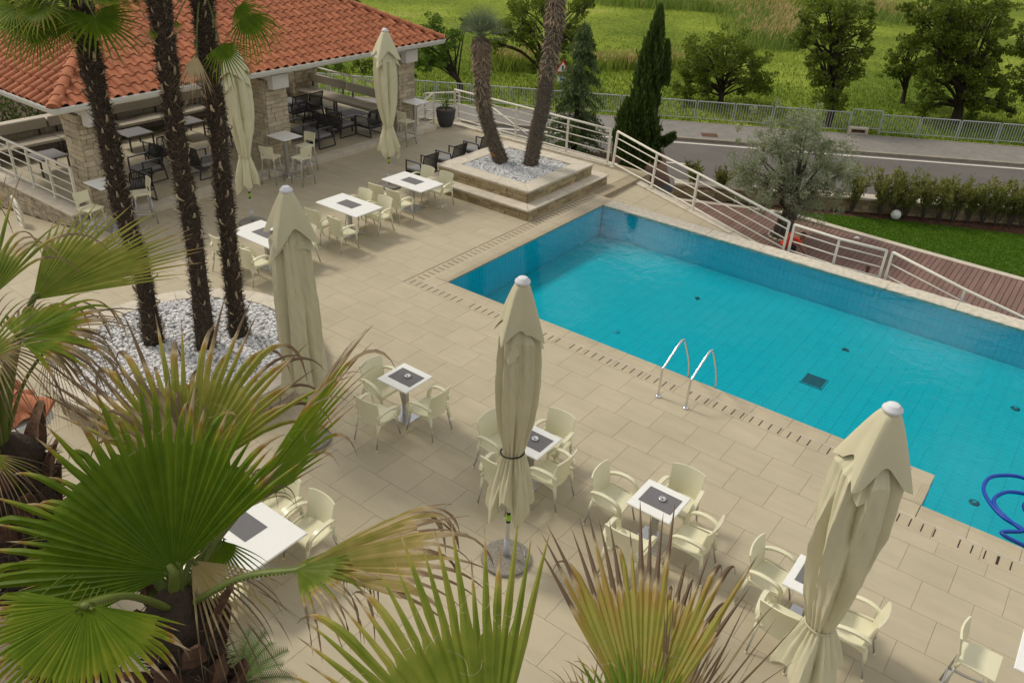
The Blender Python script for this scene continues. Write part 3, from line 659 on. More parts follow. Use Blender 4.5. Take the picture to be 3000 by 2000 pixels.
# ================================================================== WALKWAY BEHIND THE POOL, RAILINGS
fA = Vector((-1.48, 9.51, 0)); fB = Vector((4.95, 7.32, 0)); rn = Vector((fB.y-fA.y, -(fB.x-fA.x), 0)).normalized()
def on_rail_plane(px, py):
    d = ray(px, py); return CAM + d*((fA-CAM).dot(rn)/d.dot(rn))
Rz = lambda x, y: (1300+x/2.376, y/2.376)
Vz = lambda x, y: (2200+x/7.84, 620+y/7.84)
Hz = lambda x, y: (2200+x/2.24, 500+y/2.24)
def rail_panel(posts, label, nb=3, bot=None, group='white railings round the terrace', cap_r=.034):
    """posts: list of (base, top); top rail plus nb thin bars"""
    t = thing('railing', label, 'railing', posts[0][0], 0, group); o0 = Vector(posts[0][0])
    P = [(Vector(a)-o0, Vector(b)-o0) for a, b in posts]
    for a, b in P:
        p = MB().box((0, 0, 0), (.055, .055, (b-a).length)).mesh('post'); q = ob('post', p, 'rail_white', t, loc=(a+b)/2); q.rotation_euler = (b-a).to_track_quat('Z', 'X').to_euler()
        MB().box(tuple(a+Vector((0, 0, .008))), (.13, .10, .012)).build('foot_plate', 'rail_white', q).matrix_parent_inverse = Matrix.Identity(4)
        f = q.children[0]; f.parent = t
    MB().tube([b for a, b in P], cap_r, 10).build('top_rail', 'rail_white', t, True)
    for k in range(nb):
        f = (k+.45)/(nb+.35) if nb < 4 else (k+.5)/(nb+.25)
        MB().tube([a+(b-a)*f for a, b in P], .017 if k else .022, 8).build('bar', 'rail_white', t, True)
    return t
pts = []
for b, tp in ((Rz(1175, 1165), Rz(1212, 915)), (Rz(1445, 1310), Rz(1487, 1068)), (Rz(1728, 1470), Rz(1775, 1210))): pts.append((on_rail_plane(*b), on_rail_plane(*tp)))
tf = on_rail_plane(*Vz(885, 245)); pts.append((tf-Vector((0, 0, 1.08)), tf)); dn = pts[-1][0]
rail_panel(pts, 'white railing sloping down beside the far end of the pool, nearest the olive tree', 4)
yy = 7.34
def on_y(px, py, y=yy):
    d = ray(px, py); return CAM + d*((y-CAM.y)/d.y)
P2 = [on_y(*Vz(1005, 300)), on_y(*Vz(2040, 625)), on_y(*Hz(893, 525))]
rail_panel([(p-Vector((0, 0, 1.05)), p) for p in P2], 'short level white railing in front of the kneeling man', 4)
P3 = [on_y(*Hz(932, 535)), on_y(*Hz(1405, 780)), on_y(*Hz(1792, 965)), on_y(*Hz(2180, 1150))]
rail_panel([(p-Vector((0, 0, 1.05)), p) for p in P3], 'white stair railing dropping away at the right end of the pool', 3)
a0 = [(-8.15, 9.79), (-5.40, 9.70), (-3.29, 9.61), (-1.70, 9.55)]
rail_panel([((x, y, .03), (x, y, 1.13)) for x, y in a0], 'level white railing behind the square planter with two palms', 4)
# strip under the railings and the sunken walkway
walk = struct('walkway', MB().add([(-.35, 7.06, -.16), (5.1, 7.06, -.42), (5.1, 7.30, -.42), (-1.5, 9.45, -.05), (-.9, 9.45, -.05)], [(0, 1, 2, 3)]).mesh('walkway'), 'grout')
g_ = MB()
def wz(x, y):      # sloping tile plane
    return -.145 - .045*(x+.35) + .02*(y-7.06)
for i in range(12):
    for j in range(5):
        x0, y0 = -.9+.66*i, 7.05+.64*j; P = [(x0+.004, y0+.004), (x0+.656, y0+.004), (x0+.656, y0+.636), (x0+.004, y0+.636)]
        P = clip(P, *(lambda a, b: (a.y-b.y, b.x-a.x, (a.y-b.y)*a.x+(b.x-a.x)*a.y))(Vector((-1.55, 9.33)), Vector((5.0, 7.16))))
        P = clip(P, -1, 0, .345)
        if len(P) > 2: ob('walk_tile', MB().prism([(x, y, wz(x, y)) for x, y in P], -.02, 0).mesh('walk_tile'), 'tile', walk)
for k in range(4):
    a = fA.lerp(fB, k/4); b = fA.lerp(fB, (k+1)/4-.004); n_ = -rn if rn.y < 0 else rn; q = [a-n_*.16, b-n_*.16, b+n_*.12, a+n_*.12]
    MB().prism([(v.x, v.y, wz(v.x, v.y)+.03) for v in q], -.9, 0).build('kerb_slab', 'travertine', walk)
edge = struct('terrace_edge', MB().box((-4.9, 9.68, -1.0), (7.6, .16, 1.6)).mesh('terrace_edge'), 'plaster')
for k in range(6): MB().box((-8.1+1.1*k+.55, 9.70, .0), (1.094, .36, .06), ch=.008).build('edge_slab', 'travertine', edge)
# small stair gate railings by the pot
st = lambda b, tp: (onz(*b), None)
Uz = lambda x, y: (1150+x/4.751, 230+y/4.751)
b1 = onz(*Uz(572, 665)); b0 = b1+Vector((-.75, -.95, 0)).normalized()*.01
q1 = onz(*Uz(345, 720), 0)
rail_panel([(Vector((q1.x, q1.y, 0)), Vector((q1.x, q1.y, 0))+Vector((0, 0, .78))), (b1, onv(*Uz(572, 195), b1))], 'short white railing panel behind the far bar table', 3)
b2 = Vector((-9.35, 9.6, -.25)); b3 = Vector((-8.3, 10.2, -.1)); rail_panel([(b2, b2+Vector((0, 0, 1.05))), (b3, b3+Vector((0, 0, 1.05)))], 'white stair railing on the far side of the stair top by the grey pot', 3)
b4 = Vector((-7.5, 10.4, -.1)); b5 = Vector((-4.6, 10.9, -1.6)); rail_panel([(b4, b4+Vector((0, 0, .95))), (b5, b5+Vector((0, 0, .95)))], 'white stair railing going steeply down behind the grey pot', 1)
# pavilion side railing on the ramp wall and the open end of the pavilion
rail_panel([((x, -3.52, .352), (x, -3.52, 1.36)) for x in (-8.62, -9.68, -10.70, -11.6, -12.5, -13.6)], 'long white railing on the ramp wall at the near end of the pavilion', 4)
rail_panel([((x, 8.22, .1), (x, 8.22, 1.22)) for x in (-9.1, -10.35, -11.55, -12.8, -13.9)], 'white railing behind the bench at the far end of the pavilion', 1)
rail_panel([(Vector((-10.35, -4.25, -.5)), Vector((-10.35, -4.25, .40))), (Vector((-9.72, -4.4, -.5)), Vector((-9.72, -4.4, .36)))], 'small white stair railing at the left edge below the ramp wall', 5)

# ================================================================== GARDEN BELOW (z = -2)
GZ = -2.0; RZ0 = -4.0
AX = Vector((math.cos(R_(31)), math.sin(R_(31)), 0)); NX = Vector((-AX.y, AX.x, 0))     # road axis and its normal
def an(a, n, z=0): v = AX*a+NX*n; return (v.x, v.y, z)
garden = struct('garden_ground', MB().add([an(-22, 3, GZ-.03), an(6, 3, GZ-.03), an(6, 17, GZ-.03), an(-22, 17, GZ-.03), an(6, 18.7, -4.02), an(-22, 18.7, -4.02), an(40, 3, GZ-.03), an(40, 12.6, GZ-.03), an(6, 12.6, GZ-.03), an(6, 18.7, GZ-.03)], [(0, 1, 2, 3), (3, 2, 4, 5), (1, 6, 7, 8), (2, 9, 4)]).mesh('garden_ground'), 'soil')
struct('near_pavement', MB().add([an(5.5, 12.6, RZ0+.02), an(120, 12.6, RZ0+.02), an(120, 18.62, RZ0+.02), an(5.5, 18.62, RZ0+.02)], [(0, 1, 2, 3)]).mesh('near_pavement'), 'asphalt')
# board walk
bwk = struct('boardwalk', MB().prism([(-2, 7.0), (13, 7.0), (13, 14.75), (-2, 14.75)], GZ-.06, GZ-.022).mesh('boardwalk'), 'black')
pw = .152; x = -1.4; k = 0
pk = {}
while x < 12.6:
    y = 7.1 + RND.random()*1.2 - 1.0
    while y < 14.6:
        L = RND.choice((1.6, 2.0, 2.4)); a, b = max(7.1, y), min(14.74, y+L); y += L
        ylim = 14.55+.4*min(1, max(0, (x-1.4)/1.2)) if x < 2.6 else 14.75
        b = min(b, ylim)
        if b-a < .1 or (math.hypot(x-3.14, (a+b)/2-12.9) < .25 and False): continue
        ob('plank', MB().box((x, (a+b)/2, GZ-.011), (pw-.014, b-a-.006, .022), ch=.003).mesh('plank'), 'plank', bwk)
    x += pw; k += 1
strip = [(-1.5, 13.3), (1.37, 14.62), (2.3, 14.98), (2.65, 15.05), (4.4, 14.97), (6.4, 14.88), (9.9, 14.78), (14, 14.7)]
sb = struct('garden_kerb', MB().prism([(x, y-.13) for x, y in strip]+[(x, y+.13) for x, y in reversed(strip)], GZ-.1, GZ+.02).mesh('garden_kerb'), 'travertine')
lawn_poly = [(2.7, 15.15), (4.4, 15.1), (6.4, 15.01), (9.9, 14.91), (14.0, 14.83), (14.0, 21.0), (9.3, 18.9), (6.8, 17.7), (5.5, 17.05), (4.16, 16.3), (2.8, 15.5)]
lawn = struct('lawn', MB().prism(lawn_poly, GZ-.05, GZ).mesh('lawn'), 'lawn_soil')
def inpoly(P):
    A = np.array(P)
    def f(x, y):
        r = np.zeros(len(x), bool); j = len(A)-1
        for i in range(len(A)):
            c = ((A[i, 1] > y) != (A[j, 1] > y)) & (x < (A[j, 0]-A[i, 0])*(y-A[i, 1])/(A[j, 1]-A[i, 1]+1e-12)+A[i, 0]); r ^= c; j = i
        return r
    return f
def blades(name, mt, pts, h, wd, lean=.35, seed=1, seg=1, bend=.0, parent=None, label=None, cat=None):
    g_ = np.random.default_rng(seed); n_ = len(pts); a = g_.uniform(0, 2*pi, n_); hh = h*g_.uniform(.55, 1.25, n_); ww = wd*g_.uniform(.7, 1.3, n_)
    side = np.stack([np.cos(a), np.sin(a), np.zeros(n_)], 1)*ww[:, None]/2; la = g_.uniform(0, 2*pi, n_); le = g_.uniform(0, lean, n_)*hh
    tip = pts+np.stack([np.cos(la)*le, np.sin(la)*le, hh], 1); mid = pts+(tip-pts)*.55+np.array([0, 0, .06])*hh[:, None]
    V = np.stack([pts-side, pts+side, mid+side*.8, mid-side*.8, tip], 1).reshape(-1, 3); b = np.arange(n_)*5
    q = np.stack([b, b+1, b+2, b+3], 1); t_ = np.stack([b+3, b+2, b+4, b+4], 1)
    me = npmesh(name, V, np.stack([b, b+1, b+2], 1)) if False else None
    T = np.concatenate([np.stack([b, b+1, b+2], 1), np.stack([b, b+2, b+3], 1), np.stack([b+3, b+2, b+4], 1)])
    o = ob(name, npmesh(name, V, T), mt, parent); tag(o, label, cat, kind='stuff'); return o
g_ = np.random.default_rng(5); xx = g_.uniform(2.7, 14, 60000); yv = g_.uniform(14.8, 21, 60000); k_ = inpoly(lawn_poly)(xx, yv)
blades('grass', 'lawn_blade', np.stack([xx[k_], yv[k_], np.full(k_.sum(), GZ)], 1), .045, .02, .8, 6, label='short mown lawn grass between boardwalk and hedge', cat='grass')
# bed litter
pts_ = []
for _ in range(2600): pts_.append(an(RND.uniform(8, 26), RND.uniform(11.3, 12.5), GZ-.02))
blades('leaf_litter', 'litter', np.array(pts_), .02, .05, 4, 9, label='reddish leaf litter on the bed under the oleander hedge', cat='litter')
# hedge wall with coping
hw = thing('garden_wall', 'low stone garden wall with white coping behind the oleander hedge', 'wall')
P = [an(6, 12.42), an(34, 12.42), an(34, 12.75), an(6, 12.75)]; MB().prism([p[:2] for p in P], -4.1, -1.56).build('core', 'mortar', hw)
stones(hw, an(6, 12.42)[:2], an(24, 12.42)[:2], GZ-.02, -1.56, 'stone_gold', (.10, .15), (.25, .55), .05, 700)
for k in range(14):
    a = 6+1.5*k; P = [an(a+.004, 12.33), an(a+1.496, 12.33), an(a+1.496, 12.83), an(a+.004, 12.83)]; MB().prism([p[:2] for p in P], -1.56, -1.49).build('coping_slab', 'travertine', hw)
blk = thing('wall_pier', 'short stone pier with white slab top at the right end of the hedge', 'wall'); c = onz(2990, 560, -1.5)
MB().box((c.x+.6, c.y+.1, -2.8), (1.5, .8, 2.5), R_(31)).build('core', 'mortar', blk); MB().box((c.x+.6, c.y+.1, -1.52), (1.7, .95, .08), R_(31), ch=.01).build('top_slab', 'travertine', blk)
for q in range(5):
    for s in range(4): MB().box(tuple(Vector((c.x+.6, c.y+.1, -2.55+.2*q))+AX*(-.56+.37*s)-NX*.41), (.35, .05, .19), R_(31), ch=.01).build('stone', 'stone_gold', blk)
gl = thing('globe_lamp', 'white globe garden lamp on the lawn edge by the hedge', 'lamp', (5.54, 17.1, GZ)); MB().lathe([(.17*math.sin(pi*k/12), .17-.17*math.cos(pi*k/12)+.03) for k in range(13)], n=24, cap=False).build('globe', 'globe', gl, True); MB().lathe([(.06, -.02), (.06, .05)], n=12).build('stand', 'black', gl)
c = onz(*Hz(697, 440), GZ); dl = thing('deck_light', 'round steel light set flush in the boardwalk', 'light', (c.x, c.y, GZ)); MB().lathe([(.11, .0), (.11, .01), (.08, .014)], n=20).build('rim', 'alu_base', dl, True); MB().lathe([(.08, .012), (.0, .02)], n=20, cap=False).build('lens', 'globe', dl, True)
c = onz(*Hz(765, 650), GZ+.2); bl = thing('bollard_lamp', 'small brown bollard lamp on the boardwalk behind the level railing', 'lamp', (c.x, c.y, GZ)); MB().box((0, 0, .17), (.09, .09, .34), ch=.01).build('body', 'rust', bl); MB().lathe([(.03, 0), (.03, .02)], (0.04, -.05, .30), 10).build('lens', 'black', bl)

# ================================================================== ROAD
RZ_ = -4.0
def sheet(nm, a0, a1, n0, n1, z, mt): return struct(nm, MB().add([an(a0, n0, z), an(a1, n0, z), an(a1, n1, z), an(a0, n1, z)], [(0, 1, 2, 3)]).mesh(nm), mt)
road = sheet('road', -60, 120, 18.6, 26.75, RZ_, 'asphalt')
for nm, n0, n1, a0, a1 in (('edge_line', 26.22, 26.40, -60, 120), ('centre_line', 22.72, 22.84, -60, 8.2), ('near_edge_line', 19.2, 19.32, -60, 120)): MB().add([an(a0, n0, RZ_+.004), an(a1, n0, RZ_+.004), an(a1, n1, RZ_+.004), an(a0, n1, RZ_+.004)], [(0, 1, 2, 3)]).build(nm, 'paint', road)
pav_s = struct('pavement', MB().add([an(-60, 26.95, RZ_+.13), an(120, 26.95, RZ_+.13), an(120, 29.95, RZ_+.13), an(-60, 29.95, RZ_+.13)], [(0, 1, 2, 3)]).mesh('pavement'), 'sidewalk')
for k in range(64):
    a = -30+1.0*k; P = [an(a+.004, 26.75), an(a+.996, 26.75), an(a+.996, 26.96), an(a+.004, 26.96)]; MB().prism([p[:2] for p in P], RZ_-.1, RZ_+.135).build('kerb_stone', 'kerb', pav_s)
P = [an(-60, 29.95), an(120, 29.95), an(120, 30.06), an(-60, 30.06)]; MB().prism([p[:2] for p in P], RZ_-.1, RZ_+.15).build('back_edging', 'kerb', pav_s)
c = onz(2000+185/2.352, 932/2.352, RZ_+.13); mh = thing('manhole_cover', 'rusty rectangular manhole cover in the far pavement', 'manhole', (c.x, c.y, RZ_+.131), R_(31)); MB().box((0, 0, .006), (.85, .62, .012)).build('plate', 'rust', mh)
for k in range(5): MB().box((0, -.24+.12*k, .014), (.78, .03, .008)).build('rib', 'rust', mh)
c = onz(2000+1200/2.352, 928/2.352, RZ_+.05); dr = thing('drain_inlet', 'pale concrete drain inlet with dark slot below the raised fence panel', 'drain', (c.x, c.y, RZ_+.05), R_(31))
for (x, z, sx, sz) in ((0, .36, 1.0, .10), (0, .05, 1.0, .10), (-.44, .2, .12, .22), (.44, .2, .12, .22)): MB().box((x, 0, z), (sx, .3, sz), ch=.01).build('frame', 'travertine', dr)
MB().box((0, .08, .2), (.78, .1, .22)).build('opening', 'rust', dr)
# fence
FN = 30.75
def fence(a0, a1, zb, h, label, raised=False):
    p0 = Vector(an(a0, FN, zb)); t = thing('street_fence', label, 'fence', p0, R_(31), 'galvanised fence panels along the pavement'); L = a1-a0
    for s in (0, L): MB().box((s, 0, (h)/2), (.05, .05, h+.0)).build('post', 'galv', t)
    MB().tube([(0, 0, h), (L, 0, h)], .030, 8).build('top_rail', 'galv', t); MB().tube([(0, 0, .13), (L, 0, .13)], .022, 8).build('bottom_rail', 'galv', t)
    n_ = int(L/.135); m_ = MB()
    for k in range(1, n_): m_.box((L*k/n_, 0, (h+.13)/2), (.022, .022, h-.13))
    tag(m_.build('bars', 'galv', t), kind='stuff')
gA = AX.dot(onz(2000+1135/2.352, 915/2.352, RZ_)); gB = AX.dot(onz(2000+1345/2.352, 935/2.352, RZ_)); pl_ = 2.1
names = ['straight before', 'second before', 'third before', 'fourth before', 'fifth before', 'sixth before', 'seventh before', 'eighth before', 'ninth before', 'tenth before', 'eleventh before', 'twelfth before', 'thirteenth before', 'fourteenth before', 'fifteenth before', 'sixteenth before']
ords = ['first', 'second', 'third', 'fourth', 'fifth', 'sixth', 'seventh', 'eighth', 'ninth', 'tenth', 'eleventh', 'twelfth', 'thirteenth', 'fourteenth', 'fifteenth', 'sixteenth', 'seventeenth']
for k in range(15): fence(gA-pl_*(k+1)+.06, gA-pl_*k-.06, RZ_+.05, 1.06, 'grey galvanised fence panel, %s to the left of the raised panel' % ords[k])
fence(gA, gB, RZ_+.20, 1.10, 'grey galvanised fence panel raised above its neighbours')
for k in range(6): fence(gB+pl_*k+.06, gB+pl_*(k+1)-.06, RZ_+.05, 1.06, 'grey galvanised fence panel, %s to the right of the raised panel' % ords[k])
# field
fm = bpy.data.materials.new('field'); fm.use_nodes = True; n = fm.node_tree; b_ = n.nodes['Principled BSDF']; L_ = n.links.new
geo = n.nodes.new('ShaderNodeNewGeometry'); n1 = n.nodes.new('ShaderNodeTexNoise'); n1.inputs['Scale'].default_value = .11; n1.inputs['Detail'].default_value = 6; n2 = n.nodes.new('ShaderNodeTexNoise'); n2.inputs['Scale'].default_value = 3.5; n2.inputs['Detail'].default_value = 5
L_(geo.outputs['Position'], n1.inputs['Vector']); L_(geo.outputs['Position'], n2.inputs['Vector'])
c1 = n.nodes.new('ShaderNodeValToRGB'); e = c1.color_ramp.elements; e[0].position = .36; e[0].color = (.115, .165, .022, 1); e[1].position = .60; e[1].color = (.23, .29, .04, 1); x_ = e.new(.72); x_.color = (.30, .33, .07, 1)
L_(n1.outputs['Fac'], c1.inputs[0]); mr = n.nodes.new('ShaderNodeMapRange'); mr.inputs[1].default_value = .3; mr.inputs[2].default_value = .7; mr.inputs[3].default_value = .6; mr.inputs[4].default_value = 1.22; L_(n2.outputs['Fac'], mr.inputs[0])
mm = n.nodes.new('ShaderNodeMixRGB'); mm.blend_type = 'MULTIPLY'; mm.inputs[0].default_value = 1; L_(c1.outputs[0], mm.inputs[1]); L_(mr.outputs[0], mm.inputs[2]); L_(mm.outputs[0], b_.inputs['Base Color']); b_.inputs['Roughness'].default_value = 1; b_.inputs['Specular IOR Level'].default_value = .05
bp = n.nodes.new('ShaderNodeBump'); bp.inputs['Strength'].default_value = .4; bp.inputs['Distance'].default_value = .2; L_(n2.outputs['Fac'], bp.inputs['Height']); L_(bp.outputs[0], b_.inputs['Normal'])
FZ_ = -4.2
struct('meadow', MB().add([an(-900, 30.05, FZ_+.22), an(900, 30.05, FZ_+.22), an(900, 32, FZ_), an(-900, 32, FZ_), an(900, 900, FZ_), an(-900, 900, FZ_)], [(0, 1, 2, 3), (3, 2, 4, 5)]).mesh('meadow'), fm)
struct('ground', MB().add([(-900, -900, -4.6), (900, -900, -4.6), (900, 900, -4.6), (-900, 900, -4.6)], [(0, 1, 2, 3)]).mesh('ground'), 'soil')
struct('slope', MB().add([(-15, 9.76, -.3), (-1.5, 9.76, -.3), (-1.5, 11, -1.9), (-15, 13, -2.1), an(-40, 18.6, -4.02), an(2, 18.6, -4.02), (-40, 9.76, -2)], [(0, 1, 2, 3), (3, 2, 5, 4), (0, 3, 4, 6)]).mesh('slope'), 'soil')
g_ = np.random.default_rng(8); N_ = 52000; aa = g_.uniform(-38, 42, N_); nn = 30.2+g_.gamma(1.5, 7.5, N_)
pp = np.outer(aa, np.array(AX))+np.outer(nn, np.array(NX)); pp[:, 2] = np.where(nn < 32, FZ_+.22*(32-nn)/1.95, FZ_)
blades('meadow_grass', 'grass', pp, .17, .04, .8, 10, label='uncut meadow grass beyond the street fence', cat='grass')
# pale stony patches
# ================================================================== FURNITURE
def sm(m_, name, mt, parent, deg=45): o = m_.build(name, mt, parent); autosmooth(o.data, deg); return o
def make_chair():
    t = thing('armchair', 'x', 'chair'); A = lambda *a: None
    # seat (local +Y is the way the sitter faces)
    def seat(u, v):
        x = (u-.5)*(.47-.03*v); y = -.215+.45*v; z = .462-.018*math.sin(pi*u)*math.sin(pi*min(1, v*1.1))-.012*max(0, v-.8)*5*max(0, v-.8); return (x, y, z)
    s = sm(MB().grid(seat, 10, 10, .022), 'seat', 'cream', t)
    def apron(m_, P):
        for a, b in zip(P, P[1:]):
            m_.add([(a[0], a[1], .452), (b[0], b[1], .452), (b[0], b[1], b[2]), (a[0], a[1], a[2])], [(0, 1, 2, 3)])
    ap = MB()
    for P in ([(-.235, .23, .40), (-.16, .235, .425), (0, .238, .435), (.16, .235, .425), (.235, .23, .40)], [(.237, .23, .40), (.238, .12, .425), (.240, 0, .43), (.238, -.12, .42), (.237, -.22, .39)], [(-.237, -.22, .39), (-.238, -.12, .42), (-.240, 0, .43), (-.238, .12, .425), (-.237, .23, .40)]): apron(ap, P)
    ap.build('apron', 'cream', s)
    def back(u, v):
        w_ = .43+.055*v; x = (u-.5)*w_; bow = .055*(1-(2*u-1)**2)*(1-.25*v); z = .40+.485*v-.015*abs(2*u-1)**4*v; y = -.205-.045*v-.045*v*v-bow+.055; return (-x, y, z)
    sm(MB().grid(back, 12, 10, .020), 'backrest', 'cream', t)
    for sx in (-1, 1):
        P = bez([(sx*.235, -.235, .60), (sx*.255, -.19, .645), (sx*.275, -.08, .675), (sx*.285, .05, .672), (sx*.283, .15, .64), (sx*.272, .205, .575), (sx*.255, .215, .50), (sx*.238, .205, .43)], 4)
        m_ = MB(); V = []; n_ = len(P)
        for i, p in enumerate(P):
            tg = (P[min(i+1, n_-1)]-P[max(i-1, 0)]).normalized(); up = Vector((1, 0, 0)).cross(tg).normalized(); wd = .031-.006*i/n_
            hh = .015 if i < n_*.7 else .024
            for a, b in ((-1, 1), (1, 1), (1, -1), (-1, -1)): V.append(p+Vector((sx*.0+a*wd, 0, 0))+up*b*hh)
        Fs = [(i*4+j, i*4+(j+1) % 4, (i+1)*4+(j+1) % 4, (i+1)*4+j) for i in range(n_-1) for j in range(4)]+[(3, 2, 1, 0), tuple((n_-1)*4+j for j in range(4))]
        sm(m_.add(V, Fs), 'armrest', 'cream', t, 60)
        sm(MB().tube(bez([(sx*.240, -.22, .505), (sx*.255, -.05, .475), (sx*.252, .12, .455), (sx*.24, .2, .45)], 4), .016, 6), 'side_rail', 'cream', t)
        for sy, y0, y1 in ((1, .205, .272), (-1, -.215, -.290)):
            lg = MB().tube([(sx*.215, y0*.97, .33), (sx*.238, y1, .012)], [.0125, .0125], 8).build('leg', 'alu', t, True)
            MB().tube([(sx*.212, y0*.95, .45), (sx*.220, y0+(y1-y0)*.22, .34), (sx*.224, y0+(y1-y0)*.42, .26)], [.034, .023, .0165], 8).build('sleeve', 'cream', lg, True)
            MB().lathe([(.018, 0), (.018, .016), (.0125, .03)], (sx*.238, y1, 0), 10).build('foot_cap', 'cream', lg)
    return t
CH = make_chair(); used = [False]
def put(proto, used, x, y, face, label, group, z=0, jit=4):
    o = proto if not used[0] else copytree(proto); used[0] = True
    o.location = (x, y, z); o.rotation_euler = (0, 0, R_(face+RND.uniform(-jit, jit))); tag(o, label, None, group); return o
FACE = {'+y': 0, '-y': 180, '+x': -90, '-x': 90}
def chair(bx, by, f, label, dz=.285):
    d = {'+y': (0, 1), '-y': (0, -1), '+x': (1, 0), '-x': (-1, 0)}[f]
    return put(CH, used, bx+d[0]*dz, by+d[1]*dz, FACE[f], label, 'cream plastic armchairs on the terrace')
chair(3.645, -4.32, '-x', 'cream armchair on the pool side of the square table beside the round planter')
chair(2.87, -5.27, '+y', 'cream armchair with its back to the viewer at the square table beside the round planter')
chair(2.10, -4.39, '+x', 'cream armchair on the planter side of the square table beside the round planter')
chair(4.50, -4.33, '+x', 'cream armchair half hidden by the middle parasol, on the left of its table')
chair(5.37, -3.51, '-y', 'cream armchair facing the viewer behind the table at the middle parasol')
chair(6.06, -4.39, '-x', 'cream armchair on the right of the table at the middle parasol')
chair(5.30, -5.17, '+y', 'cream armchair almost hidden by the hem of the middle parasol')
chair(6.47, -4.28, '+x', 'cream armchair on the left of the square table with the dry fan leaf in front')
chair(7.485, -3.47, '-y', 'cream armchair facing the viewer at the table with the dry fan leaf in front')
chair(8.28, -4.30, '-x', 'cream armchair on the right of the table with the dry fan leaf in front')
chair(7.37, -5.22, '+y', 'cream armchair with back to the viewer, partly behind the dry fan leaf')
chair(8.755, -4.28, '+x', 'cream armchair on the left of the table at the big front parasol')
chair(9.42, -5.15, '+y', 'cream armchair with back to the viewer beside the big front parasol')
chair(10.40, -4.42, '-x', 'cream armchair on the right behind the big front parasol')
chair(4.04, -7.09, '-y', 'cream armchair at the corner of the large table behind the palm leaves')
chair(3.40, -7.09, '-y', 'cream armchair behind hanging leaf tips at the large table among the palm leaves')
chair(4.0, -9.02, '+y', 'cream armchair under the palm leaf on the near side of the large table')
chair(3.35, -9.02, '+y', 'cream armchair hidden behind the big green fan at the large table')
for (x, y, f, lb) in ((-3.64, -.64, '+y', 'left of the two near chairs at the middle long table'), (-2.89, -.64, '+y', 'right of the two near chairs at the middle long table'), (-3.70, 1.22, '-y', 'left of the two far chairs at the middle long table'), (-3.0, 1.2, '-y', 'right of the two far chairs at the middle long table'),
                      (-3.80, 1.57, '+y', 'left of the two near chairs at the long table by the square planter'), (-3.20, 1.57, '+y', 'right of the two near chairs at the long table by the square planter'), (-3.80, 3.62, '-y', 'left of the two far chairs at the long table by the square planter'), (-3.14, 3.62, '-y', 'right of the two far chairs, close to the square planter'),
                      (-2.98, -1.2, '-y', 'far side of the long table behind the untied parasol'), (-3.0, -3.05, '+y', 'between the palm trunk and the untied parasol'), (-3.85, -3.07, '+y', 'just left of the palm trunk, at the long table')):
    chair(x, y, f, 'cream armchair, '+lb)
# tables
def make_table(w_, d_, h, base=.44, mw=.48, md=.35, name='cafe_table', th=.032, withmat=True):
    t = thing(name, 'x', 'table')
    MB().box((0, 0, h-th/2), (w_, d_, th), ch=.008).build('table_top', 'table_white', t)
    MB().box((0, 0, (h-th)/2+.006), (.085, .085, h-th-.012), ch=.006).build('column', 'alu', t); MB().box((0, 0, .008), (base, base, .012), ch=.003).build('base_plate', 'alu_base', t)
    return t
TS = make_table(.64, .64, .74); us = [False]; TLb = make_table(1.40, .88, .74, .5); ul = [False]
def placemat(x, y, w_, d_, z, label): tag(MB().box((0, 0, .003), (w_, d_, .004)).build('placemat', 'mat_grey', loc=(x, y, z+.0005)), label, 'placemat', 'grey placemats')
def ashtray(x, y, z, label):
    t = thing('ashtray', label, 'ashtray', (x, y, z), group='steel ashtrays'); MB().lathe([(.05, 0), (.055, .012), (.052, .030), (.044, .034), (.026, .022), (.0, .018)], n=20, cap=False).build('bowl', 'chrome', t, True); MB().lathe([(.024, .019), (.0, .021)], n=14, cap=False).build('opening', 'black', t)
for x, y, lb, am in ((2.77, -4.24, 'beside the round planter', 1), (5.32, -4.25, 'behind the middle parasol', 1), (7.395, -4.215, 'behind the dry fan leaf', 1), (9.57, -4.26, 'behind the big front parasol', 0)):
    put(TS, us, x, y, 0, 'white square pedestal table '+lb, 'small square tables', jit=0); placemat(x+.015, y+.01, .48, .355, .74, 'dark grey placemat on the square table '+lb)
    if am: ashtray(x+.03, y+.03, .7455, 'round steel ashtray on the square table '+lb)
for x, y, lb in ((-3.49, .43, 'in the middle of the row of three'), (-3.54, 2.70, 'next to the square planter'), (-3.51, -2.03, 'behind the untied parasol'), (3.61, -8.04, 'half hidden among the palm leaves')):
    put(TLb, ul, x, y, 0, 'long white pedestal table '+lb, 'long white tables', jit=0); placemat(x-.02, y+.02, .53, .34, .74, 'grey placemat on the long white table '+lb)
